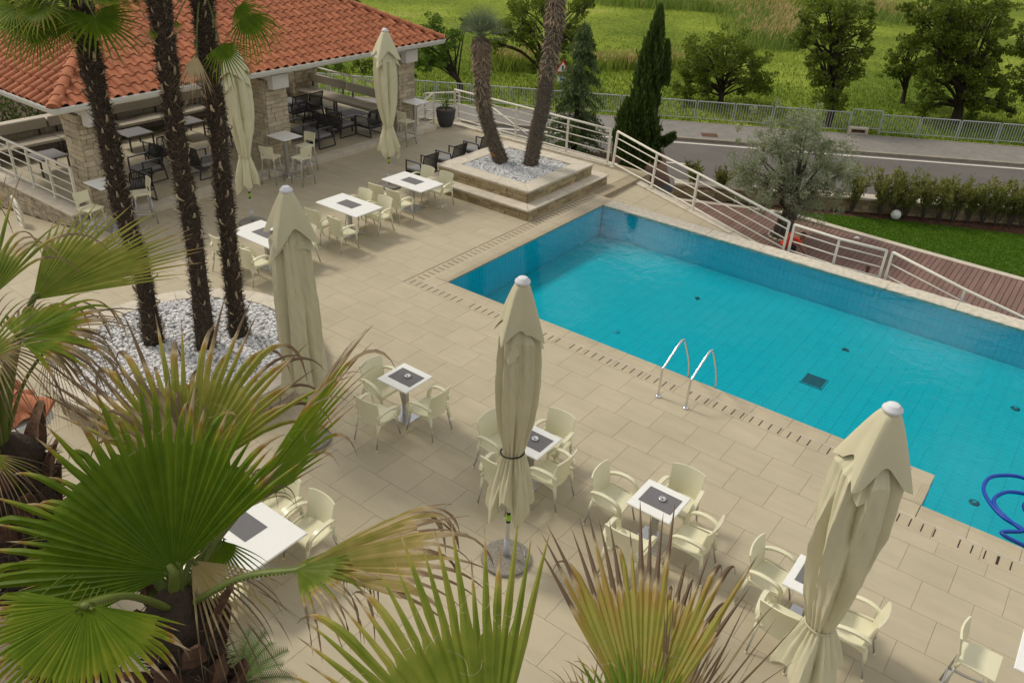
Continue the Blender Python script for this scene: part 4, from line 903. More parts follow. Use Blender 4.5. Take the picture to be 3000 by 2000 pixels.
# bar tables and stools
TBr = make_table(.74, .66, 1.15, .46, name='bar_table', th=.028); ub = [False]
for x, y, lb in ((-7.83, 2.11, 'beside the middle pillar'), (-7.98, 7.55, 'beside the far pillar'), (-7.72, -3.2, 'beside the near left pillar'), (12.0, -4.25, 'cut off at the right edge of the picture')): put(TBr, ub, x, y, 0, 'tall white bar table '+lb, 'bar tables', jit=0)
def make_stool():
    t = thing('bar_stool', 'x', 'stool')
    def seat(u, v): return ((u-.5)*(.42-.05*(1-v)), -.19+.39*v, .775-.012*math.sin(pi*u)*math.sin(pi*v)-.02*max(0, v-.8)*5*max(0, v-.8))
    s = sm(MB().grid(seat, 8, 8, .03), 'seat', 'cream', t)
    def back(u, v): x = (u-.5)*(.37+.03*v); return (-x, -.19-.05*v-.03*(1-(2*u-1)**2)+.02, .86+.235*v)
    b = sm(MB().grid(back, 10, 6, .022), 'backrest', 'cream', t)
    for sx in (-1, 1): MB().box((sx*.168, -.190, .81), (.045, .026, .14), ch=.006).build('back_post', 'cream', t)
    for sx in (-1, 1):
        for sy in (-1, 1):
            lg = MB().tube([(sx*.165, sy*.165, .70), (sx*.225, sy*.235, .006)], .0135, 8).build('leg', 'alu', t, True); MB().tube([(sx*.160, sy*.16, .765), (sx*.170, sy*.172, .66)], [.035, .018], 8).build('sleeve', 'cream', lg, True)
    ring = bez([(-.205, -.215, .25), (-.2, 0, .26), (-.205, .215, .30), (-.1, .25, .30), (0, .262, .30), (.1, .25, .30), (.205, .215, .30), (.2, 0, .26), (.205, -.215, .25)], 3)
    MB().tube(ring, .012, 6, sq=(1, 1.7)).build('footrest', 'alu', t, True); MB().tube([(-.205, -.215, .25), (.205, -.215, .25)], .011, 6).build('crossbar', 'alu', t)
    return t
ST = make_stool(); uss = [False]
for x, y, f, lb in ((-7.62, 1.42, 25, 'left of the bar table by the middle pillar'), (-6.98, 1.95, 92, 'in front of the middle pillar bar table, its back to the viewer'), (-7.72, 2.72, 190, 'half hidden behind the bar table by the middle pillar'), (-7.52, 6.66, 5, 'by the far pillar beside the tied parasol'), (-7.45, -3.8, -80, 'left of the near bar table, behind palm leaf tips'), (-7.55, -2.5, 160, 'right of the near bar table, beside a palm trunk'), (11.36, -4.28, -90, 'at the right edge of the picture'), (12.05, -4.95, 0, 'outermost at the right edge beside the bar table')):
    put(ST, uss, x, y, f, 'cream bar stool '+lb, 'cream bar stools', jit=3)
# woven lounge chairs
def make_rattan():
    t = thing('lounge_chair', 'x', 'chair')
    for sx in (-1, 1):
        x = sx*.31
        P = [(x, .32, .03), (x, .32, .63), (x, -.22, .63), (x, -.27, .45), (x, -.35, .03)]
        m_ = MB()
        for a, b in zip(P, P[1:]+P[:1]): m_.tube([a, b], .024, 4, sq=(1, .75))
        m_.build('side_frame', 'frame_dark', t)
        MB().box((x, .05, .645), (.045, .56, .012)).build('arm_pad', 'frame_lit', t)
    MB().box((0, .02, .30), (.58, .62, .05)).build('seat_frame', 'frame_dark', t)
    sm(MB().box((0, .04, .37), (.56, .60, .10), ch=.03), 'cushion', 'cushion', t, 60)
    m_ = MB(); W_, H_ = .60, .52
    def bp_(u, v): return Vector(((u-.5)*W_, -.24-.13*v-.03*math.sin(pi*u), .36+H_*v))
    for k in range(15):
        u = (k+.5)/15; m_.tube([bp_(u, 0)+Vector((0, .004*(-1)**k, 0)), bp_(u, .5), bp_(u, 1)], .0125, 4, sq=(1, .35))
    for k in range(12):
        v = (k+.5)/12; m_.tube([bp_(0, v), bp_(.25, v), bp_(.5, v), bp_(.75, v), bp_(1, v)], .0125, 4, sq=(1, .35))
    tag(m_.build('woven_back', 'rattan', t), kind='stuff')
    MB().tube([bp_(0, 0), bp_(0, 1), bp_(.5, 1.01), bp_(1, 1), bp_(1, 0)], .017, 6).build('back_frame', 'rattan', t)
    return t
RT_ = make_rattan(); ur = [False]
for x, y, f, z, lb in ((-8.90, 4.27, 180, FLZ, 'nearest the step, facing left in the far bay of the pavilion'), (-9.62, 4.30, 180, FLZ, 'second from the step in the far bay of the pavilion'), (-9.32, 5.55, 0, FLZ, 'back to back with the two front ones in the far bay'), (-10.05, 5.55, 0, FLZ, 'deeper of the pair facing the end bench'), (-8.72, 6.25, 90, FLZ, 'behind the tied parasol by the far pillar'), (-11.65, 5.62, 90, FLZ, 'near one of the pair against the back bench'), (-11.65, 6.28, 90, FLZ, 'far one of the pair against the back bench'),
                       (-9.75, -.98, 180, FLZ, 'between the left and middle palm trunks, its cushion showing'), (-10.72, .05, 90, FLZ, 'high woven one deep behind the middle palm trunk'), (-8.60, -2.02, 90, FLZ, 'nearest the left pillar, seen from behind'), (-9.05, .25, 0, FLZ, 'between the middle and right palm trunks'), (-10.9, 2.6, 90, FLZ, 'behind the left tied parasol'),
                       (-4.78, 4.42, 90, 0, 'nearest of the row beside the square planter'), (-4.80, 5.70, 90, 0, 'middle of the row beside the square planter'), (-4.82, 7.0, 90, 0, 'far end of the row by the square planter, behind a palm')):
    put(RT_, ur, x, y, f, 'dark woven chair '+lb, 'dark woven lounge chairs', z=z, jit=3)
def low_table(x, y, lb):
    t = thing('coffee_table', 'low grey coffee table '+lb, 'table', (x, y, FLZ), group='pavilion coffee tables'); MB().box((0, 0, .45), (.8, .8, .03), ch=.006).build('table_top', 'lowtable', t)
    for sx in (-1, 1):
        for sy in (-1, 1): MB().box((sx*.37, sy*.37, .22), (.04, .04, .43)).build('leg', 'frame_dark', t)
for a in ((-9.75, 6.45, 'in front of the end bench'), (-12.55, .35, 'behind the left palm trunk'), (-12.55, 2.1, 'behind the right palm trunk'), (-12.3, 5.9, 'in the far back corner'), (-12.2, -2.4, 'behind the near left pillar')): low_table(*a)
# benches
def bench(label, x, y, L, along, seats, z=FLZ):
    t = thing('bench', label, 'bench', (x, y, z), 0 if along == 'x' else R_(90), 'cushioned pavilion benches')
    n_ = seats; l = L/n_
    for k in range(n_):
        cx = -L/2+l*(k+.5)
        def top(u, v): return (cx+(u-.5)*(l-.03), (v-.5)*.62, .44+.02*math.sin(u*9+k)*(v)+.022*math.sin(pi*u)*math.sin(pi*v))
        sm(MB().grid(top, 14, 6, .075), 'cushion', 'cushion_warm', t, 60)
        MB().box((cx, .0, .345), (l-.04, .56, .03)).build('seat_board', 'frame_dark', t)
        sm(MB().box((cx, .33, .78), (l-.06, .07, .30), ch=.02), 'back_cushion', 'cushion_warm', t)
        for sx in (-1, 1): MB().box((cx+sx*(l/2-.06), -.24, .165), (.05, .05, .33)).build('leg', 'frame_dark', t); MB().box((cx+sx*(l/2-.25), .385, .48), (.05, .03, .7)).build('back_post', 'frame_dark', t)
    return t
bench('long cushioned bench along the back wall of the pavilion', -13.72, 1.4, 9.2, 'y', 5)
bench('cushioned bench with back boards at the far open end of the pavilion', -11.6, 7.62, 4.2, 'x', 2)
# corner wall behind
cw = thing('corner_wall', 'short stone wall in the far back corner of the pavilion', 'wall'); wall_core(cw, -14.2, 7.3, -13.55, 8.3, 0, 1.55); stones(cw, (-13.55, 7.3), (-13.55, 8.3), .15, 1.5, 'stone_beige', (.11, .15), (.2, .4), .05, 800); stones(cw, (-14.2, 7.3), (-13.55, 7.3), .15, 1.5, 'stone_beige', (.11, .15), (.2, .4), .05, 803)
# pot
pt_ = thing('plant_pot', 'large charcoal pot with a small leafy plant at the stair top', 'pot', (-8.05, 9.2, .0))
MB().lathe([(.20, 0), (.24, .05), (.31, .3), (.335, .52), (.345, .585), (.335, .60), (.30, .595), (.29, .52)], n=32, cap=False).build('pot_body', 'pot', pt_, True); MB().lathe([(.295, .52), (0, .54)], n=24, cap=False).build('soil', 'soil', pt_)
MB().tube([(0, 0, .5), (.02, .01, .75), (.01, 0, .95)], [.018, .012, .006], 6).build('stem', 'bark', pt_)

# ================================================================== PARASOLS
def parasol(x, y, label, H=4.15, rf=.27, rb=.22, tied=True, seed=1, hem=1.0, tie=1.8, mt='canopy', lean=(0, 0), rh=.27, twist=.35):
    r_ = random.Random(seed); t = thing('parasol', label, 'parasol', (x, y, 0), r_.random()*6.28, 'closed cream parasols')
    ph = [r_.random()*6.28 for _ in range(12)]
    def wrap(n_, m_, fn, name, mtl, par):
        V = [fn(2*pi*i/n_, j/m_) for j in range(m_+1) for i in range(n_)]; Fs = [(j*n_+i, j*n_+(i+1) % n_, (j+1)*n_+(i+1) % n_, (j+1)*n_+i) for j in range(m_) for i in range(n_)]
        o = MB().add(V, Fs).build(name, mtl, par); autosmooth(o.data, 24); return o
    zt = H-.62
    def body(th, v):
        hz = hem+.11*math.sin(3*th+ph[0])+.07*math.sin(5*th+ph[1])+.03*math.sin(8*th+ph[9])+.16*(abs(math.sin(2*th+ph[3]))-.6); z = zt+(hz-zt)*v
        if v < .0001: return (.05*math.cos(th), .05*math.sin(th), H-.12)
        if v < .02: return (rb*.55*math.cos(th), rb*.55*math.sin(th), zt+.12)
        if tied:
            if z > tie: k = (z-tie)/(zt-tie); R = .125+(rb-.125)*math.sin(min(1, (1-k)*0+k*1.25)*pi/2)**.8+.03*math.sin(pi*k)*(rb/.22)
            else: k = (tie-z)/(tie-hem); R = .125+(rh-.125)*min(1, k*1.1)**.75
        else: k = (zt-z)/(zt-hem); R = rb+(rh-rb)*k**.8
        near = math.exp(-((z-tie)/.25)**2) if tied else 0
        tw = twist*(z-tie)*1.2*(1-.5*near)
        f1 = abs(math.sin(3*th+ph[2]+tw+.4*math.sin(2*z+ph[3]))); f2 = abs(math.sin(5*th+ph[4]-tw*.7+.4*math.sin(1.5*z+ph[5]))); f3 = abs(math.sin(9*th+ph[8]+z))
        am = (.34 if tied else .26)*(.55+.45*min(1, abs(z-tie)/.4 if tied else 1))
        r = R*(1+.02-am*(1-f1)**1.5+am*.55*(1-f2)**1.6-.13*(1-f3)*(.35+near)+.018*math.sin(17*th+9*z+ph[5])*math.sin(11*z+ph[1]))
        if v > .985: r *= .99
        off = (rb*.15*math.sin(1.3*z+ph[6]), rb*.15*math.sin(1.1*z+ph[7]))
        return (r*math.cos(th)+off[0]*.5, r*math.sin(th)+off[1]*.5, z)
    wrap(160, 80, body, 'canopy', mt, t)
    def flap(th, v, z0=H-.04, n_=4, dz=.62, rr=rf, pz=0):
        lob = abs(math.sin(n_/2*th+ph[10]+pz)); lob2 = abs(math.sin(2.5*th+ph[11]+pz))
        pk = 1-lob; pk2 = 1-lob2; hz = z0-dz*(.74+.30*pk+.12*pk2); z = z0+(hz-z0)*v; R = .10+(rr-.085)*(v**.78)
        r = R*(.66+.52*pk*v**.4+.16*pk2*v**.5-.10*(1-lob2)*v); return (r*math.cos(th), r*math.sin(th), z)
    fl_ = wrap(120, 26, flap, 'top_flap', mt, t); autosmooth(fl_.data, 28)
    wrap(96, 14, lambda th, v: flap(th, v, H-.30, 3, .56, rf*.86, 1.3), 'under_flap', mt, t)
    MB().lathe([(.080, -.035), (.088, -.02), (.084, .0), (.062, .012), (.058, .028), (.042, .038), (.0, .042)], (0, 0, H-.01), 24, cap=False).build('cap', 'cap_white', t, True)
    if tied:
        P = []
        for k in range(25):
            th = 2*pi*k/24; b = body(th, (zt-tie)/(zt-hem)); rr = math.hypot(b[0], b[1])+.012; P.append((.145*math.cos(th), .145*math.sin(th), tie+.015*math.sin(th+ph[0])))
        MB().tube(P, .011, 6).build('strap', 'canopy_old' if seed != 3 else 'black', t, True)
    p = MB().tube([(0, 0, .06), (0, 0, H-.05)], .027, 12).build('pole', 'pole', t, True)
    for z0, z1, mt_, nm in ((.80, .84, 'black', 'band'), (.70, .80, 'green_label', 'label_sticker'), (.66, .70, 'black', 'band')):
        zz = hem*.0; MB().lathe([(.0285, z0), (.0285, z1)], n=14, cap=False).build(nm, mt_, p, True)
    b = MB().lathe([(.32, 0), (.335, .02), (.33, .05)], n=40, cap=False).build('base', 'agg_rim', t, True); MB().lathe([(.33, .05), (.30, .066), (.0, .07)], n=40, cap=False).build('base_top', 'aggregate', b, True)
    MB().tube([(0, 0, .06), (0, 0, .36)], .040, 12).build('holder', 'galv', t, True)
    for a in (2.4, -.7): c_, s_ = math.cos(a)*.24, math.sin(a)*.24; MB().tube([(c_-.05*s_/.24, s_+.05*c_/.24, .06), (c_-.05*s_/.24, s_+.05*c_/.24, .10), (c_+.05*s_/.24, s_-.05*c_/.24, .10), (c_+.05*s_/.24, s_-.05*c_/.24, .06)], .006, 6).build('handle', 'chrome', b)
    return t
parasol(6.05, -5.78, 'closed cream parasol in the middle, tied low with a dark strap', 4.14, .275, .225, True, 3, .95, 1.80, 'canopy_old', rh=.27)
parasol(9.90, -5.72, 'closed cream parasol standing nearest, at the lower right, bulging above its strap', 4.20, .30, .265, True, 8, .85, 1.55, 'canopy', rh=.32)
parasol(2.10, -5.72, 'closed cream parasol hanging untied beside the round planter', 4.15, .335, .25, False, 5, 1.05, 1.8, 'canopy_old', rh=.34)
parasol(-5.15, 3.47, 'closed cream parasol tied in front of the far pavilion bay', 4.18, .35, .25, True, 11, 1.0, 1.70, 'canopy', rh=.31)
parasol(-5.65, -.80, 'closed cream parasol between the right palm trunk and the middle pillar', 4.22, .32, .245, True, 14, 1.0, 1.70, 'canopy', rh=.30)

# ================================================================== MAN AT WORK
def person():
    base = onz(*Vz(760, 900), -1.9); base = Vector((3.72, 11.35, GZ))
    def P(x, y, off=0): return onv(*Vz(x, y), base, off)
    t = thing('person', 'person in a red printed T-shirt and dark trousers kneeling on the boardwalk behind the railing', 'person', (0, 0, 0))
    hip = P(740, 800); chest = P(930, 600); neck = P(1075, 560); head = P(1185, 560)
    shL = P(1010, 520, .17); shR = P(1100, 680, -.16); elR = P(1140, 800, -.17); haR = P(1215, 915, -.08); elL = P(1150, 700, .20); haL = P(1240, 900, .10)
    kneeR = P(1030, 830, -.16); footR = Vector((hip.x-.10, hip.y+.0, GZ+.06))-HF*.14; kneeL = P(1000, 800, .16); footL = Vector((kneeL.x, kneeL.y, GZ+.06))
    kneeR.z = GZ+.12
    def skin(name, V, E_, Rd, mt, root=0, sub=2):
        me = bpy.data.meshes.new(name); me.from_pydata([tuple(v) for v in V], E_, []); o = bpy.data.objects.new(name, me); link(o, t); me.materials.append(MT[mt])
        mo = o.modifiers.new('skin', 'SKIN'); mo.use_smooth_shade = True
        for i, r in enumerate(Rd): sv = me.skin_vertices[0].data[i]; sv.radius = r if isinstance(r, tuple) else (r, r); sv.use_root = (i == root)
        s_ = o.modifiers.new('sub', 'SUBSURF'); s_.levels = sub; s_.render_levels = sub; return o
    spine = hip.lerp(chest, .5)+Vector((0, 0, .03))
    skin('body', [hip+Vector((0, 0, -.02)), spine, chest, neck.lerp(chest, .25), neck, head, shR, elR, haR, shL, elL, haL, kneeR, footR, kneeL, footL],
         [(0, 1), (1, 2), (2, 3), (3, 4), (4, 5), (3, 6), (6, 7), (7, 8), (3, 9), (9, 10), (10, 11), (0, 12), (12, 13), (0, 14), (14, 15)], [.12, .12, .13, .09, .055, .085, .06, .045, .036, .06, .045, .036, .07, .05, .07, .05], 'skin')
    skin('shirt', [hip+Vector((0, 0, .0)), spine, chest, neck.lerp(chest, .35), shR, shR.lerp(elR, .75), shL, shL.lerp(elL, .75)], [(0, 1), (1, 2), (2, 3), (3, 4), (4, 5), (3, 6), (6, 7)], [(.165, .15), (.165, .15), (.175, .15), .11, .085, .075, .085, .075], 'shirt', 1)
    skin('trousers', [hip+Vector((0, 0, -.04)), hip.lerp(kneeR, .5), kneeR, footR, hip.lerp(kneeL, .5), kneeL, footL], [(0, 1), (1, 2), (2, 3), (0, 4), (4, 5), (5, 6)], [.15, .10, .085, .06, .10, .085, .06], 'trousers')
    # head: skull, face features, cropped hair
    fwd = (P(1260, 690)-P(1185, 560)).normalized(); fwd = (fwd+Vector((.3, -.2, -.1))).normalized(); sd_ = fwd.cross(Vector((0, 0, 1))).normalized(); upv = sd_.cross(fwd)
    def loc(a, b, c): return head+fwd*a+sd_*b+upv*c
    m_ = MB()
    def ell(c, r, n1=10, n2=14, hairline=None):
        V = []; 
        for i in range(n1+1):
            f = pi*i/n1
            for j in range(n2): g = 2*pi*j/n2; V.append(c+fwd*r[0]*math.sin(f)*math.cos(g)+sd_*r[1]*math.sin(f)*math.sin(g)+upv*r[2]*math.cos(f))
        return V, [(i*n2+j, i*n2+(j+1) % n2, (i+1)*n2+(j+1) % n2, (i+1)*n2+j) for i in range(n1) for j in range(n2)]
    m_.add(*ell(loc(0, 0, 0), (.105, .08, .125))); m_.add(*ell(loc(.03, 0, -.06), (.075, .062, .08))); m_.add(*ell(loc(.112, 0, -.02), (.022, .014, .028), 6, 8))
    for s_ in (-1, 1): m_.add(*ell(loc(-.01, s_*.08, -.01), (.022, .012, .034), 6, 8))
    hd = m_.build('head', 'skin', t, True)
    for s_ in (-1, 1): MB().add(*ell(loc(.094, s_*.032, .015), (.012, .016, .009), 6, 8)).build('eye', 'black', hd, True)
    MB().add(*ell(loc(.095, 0, -.075), (.012, .026, .006), 6, 8)).build('mouth', 'rust', hd, True)
    MB().add(*ell(loc(-.018, 0, .018), (.104, .086, .120))).build('hair', 'hair', hd, True)
    for h_, e_ in ((haR, elR), (haL, elL)):
        d = (h_-e_).normalized(); s_ = d.cross(Vector((0, 0, 1))).normalized(); m_ = MB(); m_.tube([h_-d*.02, h_+d*.05, h_+d*.09], [.032, .042, .03], 8, sq=(1, .5))
        for k in range(4): b_ = h_+d*.085+s_*(.026-.017*k); m_.tube([b_, b_+d*(.04+.008*(k in (1, 2))), b_+d*.065+Vector((0, 0, -.025))], [.0095, .009, .007], 6)
        m_.tube([h_+d*.03-s_*.035, h_+d*.06-s_*.06, h_+d*.085-s_*.06+Vector((0, 0, -.015))], [.012, .010, .008], 6); m_.build('hand', 'skin', t, True)
    for f_ in (footR, footL): MB().tube([f_+Vector((-.12, .02, -.02)), f_+Vector((.0, 0, .0)), f_+Vector((.14, -.02, -.02))], [.035, .05, .035], 8).build('shoe', 'trousers', t, True)
    # white print on the back of the shirt, as short bars lying on the cloth
    nb = (CAM-chest).normalized(); ax = (chest-hip).normalized(); sx = ax.cross(nb).normalized(); m_ = MB()
    for (u0, v0, u1, v1) in ((-.07, .11, .05, .11), (-.07, .06, -.07, .11), (.05, .06, .05, .11), (-.07, .06, .05, .06), (-.03, .06, -.03, .11), (.01, .06, .01, .11), (-.08, .02, .07, .02), (-.08, -.02, -.08, .02), (.07, -.03, .07, .02), (.0, -.03, .07, -.03)):
        c0 = chest+nb*.172+sx*u0+ax*(v0-.02); c1 = chest+nb*.172+sx*u1+ax*(v1-.02); m_.tube([c0, c1], .007, 4)
    tag(m_.build('shirt_print', 'shirt_print', t), kind='stuff')
person()
# ================================================================== VEGETATION
NP = np.random.default_rng(21)
def cards(name, mt, C, ln, wd, parent, seed=1, axis=None, axw=0.0, kind=None):
    """diamond leaves at points C; axis (n,3) gives a preferred long direction"""
    g = np.random.default_rng(seed); C = np.asarray(C, float); n_ = len(C); a = g.normal(size=(n_, 3))
    if axis is not None: a = a*(1-axw)+np.asarray(axis)*axw*1.7
    a /= np.linalg.norm(a, axis=1)[:, None]; b = np.cross(a, g.normal(size=(n_, 3))); b /= np.linalg.norm(b, axis=1)[:, None]
    l = ln*g.uniform(.6, 1.35, n_)[:, None]; w_ = wd*g.uniform(.7, 1.3, n_)[:, None]
    V = np.stack([C-a*l/2, C+b*w_/2, C+a*l/2, C-b*w_/2], 1).reshape(-1, 3); i = np.arange(n_)*4
    o = ob(name, npmesh(name, V, np.stack([i, i+1, i+2, i+3], 1)), mt, parent)
    return tag(o, kind=kind) if kind else o
def depth_of(p): return (Vector(p)-CAM).dot(_fw)
def ball(c, r, n_, g, lo=.45, sq=(1, 1, 1)):
    d = g.normal(size=(n_, 3)); d /= np.linalg.norm(d, axis=1)[:, None]; rr = (g.uniform(lo**3, 1, n_)**(1/3))[:, None]
    return np.array(c)+d*rr*r*np.array(sq)
def tree(name, label, base_px, gz, clumps, mt='leaf_oak', dens=1.0, leaf=.26, trunk_r=.2, cat='tree', group=None, bark='bark', seed=1, fork=.45, spread=.75, tops=None, lean=None):
    base = onz(*base_px, gz); g = np.random.default_rng(seed); s = depth_of(base)/F_PX; t = thing(name, label, cat, base, 0, group); inv = -np.array(base)
    xs = np.array([c[0] for c in clumps]); cx = (xs.min()+xs.max())/2; W_ = max(1, (xs.max()-xs.min())/2+np.mean([c[2] for c in clumps])*.5)
    P = []; cen = []
    for (px, py, r) in clumps:
        k = max(.15, 1-((px-cx)/W_)**2)**.5
        for q in range(3):
            off = (q-1)*spread*k*W_*s*g.uniform(.55, 1.0)+g.uniform(-.2, .2); c = onv(px+g.uniform(-6, 6), py+g.uniform(-6, 6), base, off); R = r*s*g.uniform(.8, 1.0); cen.append((c, R))
            # lumpy clump: several small tufts
            for h in range(7):
                cc = np.array(c)+g.normal(size=3)*R*.50; P.append(ball(cc, R*.40, int(dens*62*(R/.9)**2)+8, g, .3, (1.1, 1.1, .75)))
    P = np.concatenate(P)+inv; cards('crown', mt, P, leaf*.72, leaf*.42, t, seed)
    top = Vector(cen[0][0]) if tops is None else onv(*tops, base)
    zc = np.mean([c[0].z for c in cen]); apex = Vector((np.mean([c[0].x for c in cen]), np.mean([c[0].y for c in cen]), zc)); H_ = apex.z-gz
    tr = [Vector((0, 0, -.1)), Vector((.08*g.normal(), .08*g.normal(), H_*.25)), (apex-base)*.5+Vector((.1*g.normal(), .1*g.normal(), 0)), (apex-base)*.95, (apex-base)*1.0+Vector((0, 0, (max(c[0].z for c in cen)-apex.z)*.75))]
    pts_ = bez(tr, 5); n_ = len(pts_); MB().tube(pts_, [trunk_r*(1.25-1.05*(i/(n_-1))**.8)*(1.25 if i == 0 else 1) for i in range(n_)], 9).build('trunk', bark, t, True)
    m_ = MB()
    for c, R in cen:
        f = g.uniform(.35, .95); a = pts_[int(f*(n_-1)*.9)]; e = c-base
        if e.z < a.z: a = pts_[int(n_*.25)]
        mid = a.lerp(e, .5)+Vector((0, 0, .12*(e-a).length)); r0 = trunk_r*.38; m_.tube(bez([a, mid, e], 3), [r0*(1-.8*i/6) for i in range(7)], 5)
        for q in range(3): m_.tube([e-(e-mid)*.3, e+Vector(g.normal(size=3)*R*.7)], [r0*.3, r0*.08], 4)
    tag(m_.build('branches', bark, t, True), kind='stuff'); return t
GR = 'broadleaf trees in the meadow'
tree('meadow_tree', 'round crowned green tree beyond the fence, behind the olive tree', (2108, 306), FZ_, [(2050, 150, 45), (2110, 125, 38), (2170, 150, 42), (2215, 190, 38), (2030, 200, 42), (2090, 190, 46), (2150, 200, 46), (2225, 235, 33), (2008, 245, 33), (2060, 250, 33), (2190, 245, 34), (2012, 280, 20), (2240, 258, 22)], 'leaf_oak', 1.0, .24, .17, group=GR, seed=2)
tree('meadow_tree', 'tall narrow dark tree right behind the fence above the olive tree', (2421, 371), FZ_, [(2360, 70, 36), (2420, 15, 48), (2490, 25, 42), (2530, 95, 30), (2400, 90, 40), (2470, 95, 42), (2345, 120, 26), (2385, 165, 33), (2450, 165, 36), (2510, 165, 30), (2395, 225, 32), (2460, 225, 36), (2500, 218, 26), (2420, 285, 34), (2450, 305, 28), (2538, 150, 18)], 'leaf_oak', 1.05, .24, .20, group=GR, seed=3, spread=.6)
tree('meadow_tree', 'small leaning tree under the edge of the biggest meadow tree', (2644, 303), FZ_, [(2620, 170, 26), (2660, 140, 30), (2640, 208, 30), (2690, 190, 32), (2612, 215, 20), (2700, 132, 28)], 'leaf_oak', 1.0, .24, .15, group=GR, seed=4)
tree('meadow_tree', 'biggest dark spreading tree in the meadow at the upper right', (2799, 358), FZ_, [(2690, 40, 45), (2760, 30, 55), (2840, 15, 60), (2920, 20, 42), (2700, 100, 42), (2780, 100, 58), (2860, 90, 58), (2930, 90, 36), (2740, 170, 46), (2820, 170, 58), (2900, 170, 46), (2720, 230, 30), (2790, 240, 46), (2870, 240, 46), (2930, 235, 36), (2715, 290, 32), (2700, 322, 18), (2865, 312, 34), (2930, 300, 30), (2962, 322, 16)], 'leaf_oak', 1.0, .27, .30, group=GR, seed=5, spread=.6)
tree('meadow_tree', 'tree cut by the right edge of the picture, beyond the fence', (3055, 360), FZ_, [(2990, 150, 30), (3015, 215, 46), (2990, 262, 24), (3030, 90, 40), (3070, 160, 50), (3080, 250, 40)], 'leaf_oak', 1.0, .26, .22, group=GR, seed=6)
tree('meadow_tree', 'dark stemmed tree beyond the fence behind the grey pot', (1350, 272), FZ_, [(1265, 75, 36), (1235, 130, 33), (1290, 128, 38), (1250, 180, 33), (1300, 178, 28), (1330, 108, 22), (1362, 70, 18), (1225, 185, 24)], 'leaf_bright', .9, .24, .17, group=GR, seed=7)
tree('meadow_tree', 'large oak behind the two palms of the square planter', (1600, 262), FZ_, [(1520, 30, 42), (1580, 8, 46), (1490, 88, 36), (1550, 98, 42), (1450, 128, 26), (1700, 18, 32), (1680, 90, 32), (1650, 140, 32), (1720, 125, 20), (1590, 165, 28), (1560, 200, 15), (1650, 190, 28), (1727, 5, 16)], 'leaf_oak', 1.0, .25, .22, group=GR, seed=8, spread=.55)
for i, (bp_, cl, mt_, lb) in enumerate((((985, 40), [(960, 0, 22), (990, -8, 26), (1030, 2, 18)], 'leaf_oak', 'dark shrub in the meadow just above the pavilion ridge'), ((1060, 212), [(1045, 185, 16), (1075, 195, 14)], 'leaf_oak', 'small dark shrub seen under the pavilion eave'), ((940, 205), [(905, 182, 18), (945, 180, 18), (985, 188, 16)], 'leaf_bright', 'low bright shrub seen under the pavilion eave'), ((40, 60), [(20, 10, 40), (90, 5, 40), (150, 0, 30)], 'leaf_oak', 'dark shrub behind the left end of the pavilion roof'), ((1215, 225), [(1200, 200, 16), (1180, 210, 14)], 'leaf_bright', 'small bush right of the far pillar'), ((2560, 70), [(2545, 20, 20), (2550, 45, 16)], 'leaf_oak', 'far small bush above the tall narrow tree'), ((2480, 10), [(2350, 0, 18), (2310, 25, 16)], 'leaf_oak', 'far dark bush inside the bend of the reeds'))):
    tree('meadow_shrub', lb, bp_, FZ_, cl, mt_, 1.2, .22, .06, cat='shrub', group='meadow shrubs', seed=30+i)
# dark conifer hedge behind the back wall
hg = thing('conifer_hedge', 'dark conifer hedge behind the low back wall at the left edge', 'hedge', (-16.3, -.5, -.2))
P = []
for k in range(14): P.append(ball((NP.uniform(-.5, .5), -5+.7*k, .9+NP.uniform(-.4, .7)), 1.1, 620, NP, .4))
cards('foliage', 'leaf_cypress', np.concatenate(P), .18, .05, hg, 5, np.tile([0, 0, 1.], (14*620, 1)), .4); MB().box((0, 0, -.2), (.5, 9, 1.2)).build('stems', 'bark', hg)
# cypress
cb = onz(*Rz(1345, 1235), GZ); cy = thing('cypress', 'tall dark cypress beside the railing', 'tree', cb); P = []; A_ = []
def column(px0, py0, px1, py1, prof, n_, seed):
    g = np.random.default_rng(seed); s = depth_of(cb)/F_PX
    for _ in range(n_):
        f = g.uniform()**.9; px = px0+(px1-px0)*f; py = py0+(py1-py0)*f; c = onv(px, py, cb); r = np.interp(f, [p[0] for p in prof], [p[1] for p in prof])*s
        a = g.uniform(0, 2*pi); lump = 1+.26*math.sin(5*a+7*f)*math.sin(23*f+2*a)+.14*math.sin(11*a+31*f)+(.45*g.uniform() if g.uniform() < .10 else 0)
        q = g.uniform(.55, 1)**.5*r*lump; P.append((c.x+q*math.cos(a)-cb.x, c.y+q*math.sin(a)-cb.y, c.z-cb.z)); A_.append((math.cos(a)*.35, math.sin(a)*.35, 1))
column(1852, 500, 1936, 18, [(0, 30), (.12, 42), (.3, 42), (.5, 36), (.7, 27), (.85, 17), (.95, 9), (1, 2)], 13000, 1)
column(1828, 450, 1846, 290, [(0, 32), (.4, 34), (.75, 24), (1, 10)], 3600, 2); column(1935, 425, 1975, 392, [(0, 16), (.6, 16), (1, 4)], 700, 3); column(1905, 470, 1898, 300, [(0, 30), (.6, 30), (1, 10)], 2400, 4); column(1950, 250, 1956, 120, [(0, 12), (.6, 10), (1, 3)], 900, 6)
cards('crown', 'leaf_cypress', np.array(P), .22, .055, cy, 4, np.array(A_), .75); MB().tube([(0, 0, -.2), (.05, 0, 2.5), (.1, .1, 5)], [.16, .1, .03], 8).build('trunk', 'bark', cy, True)
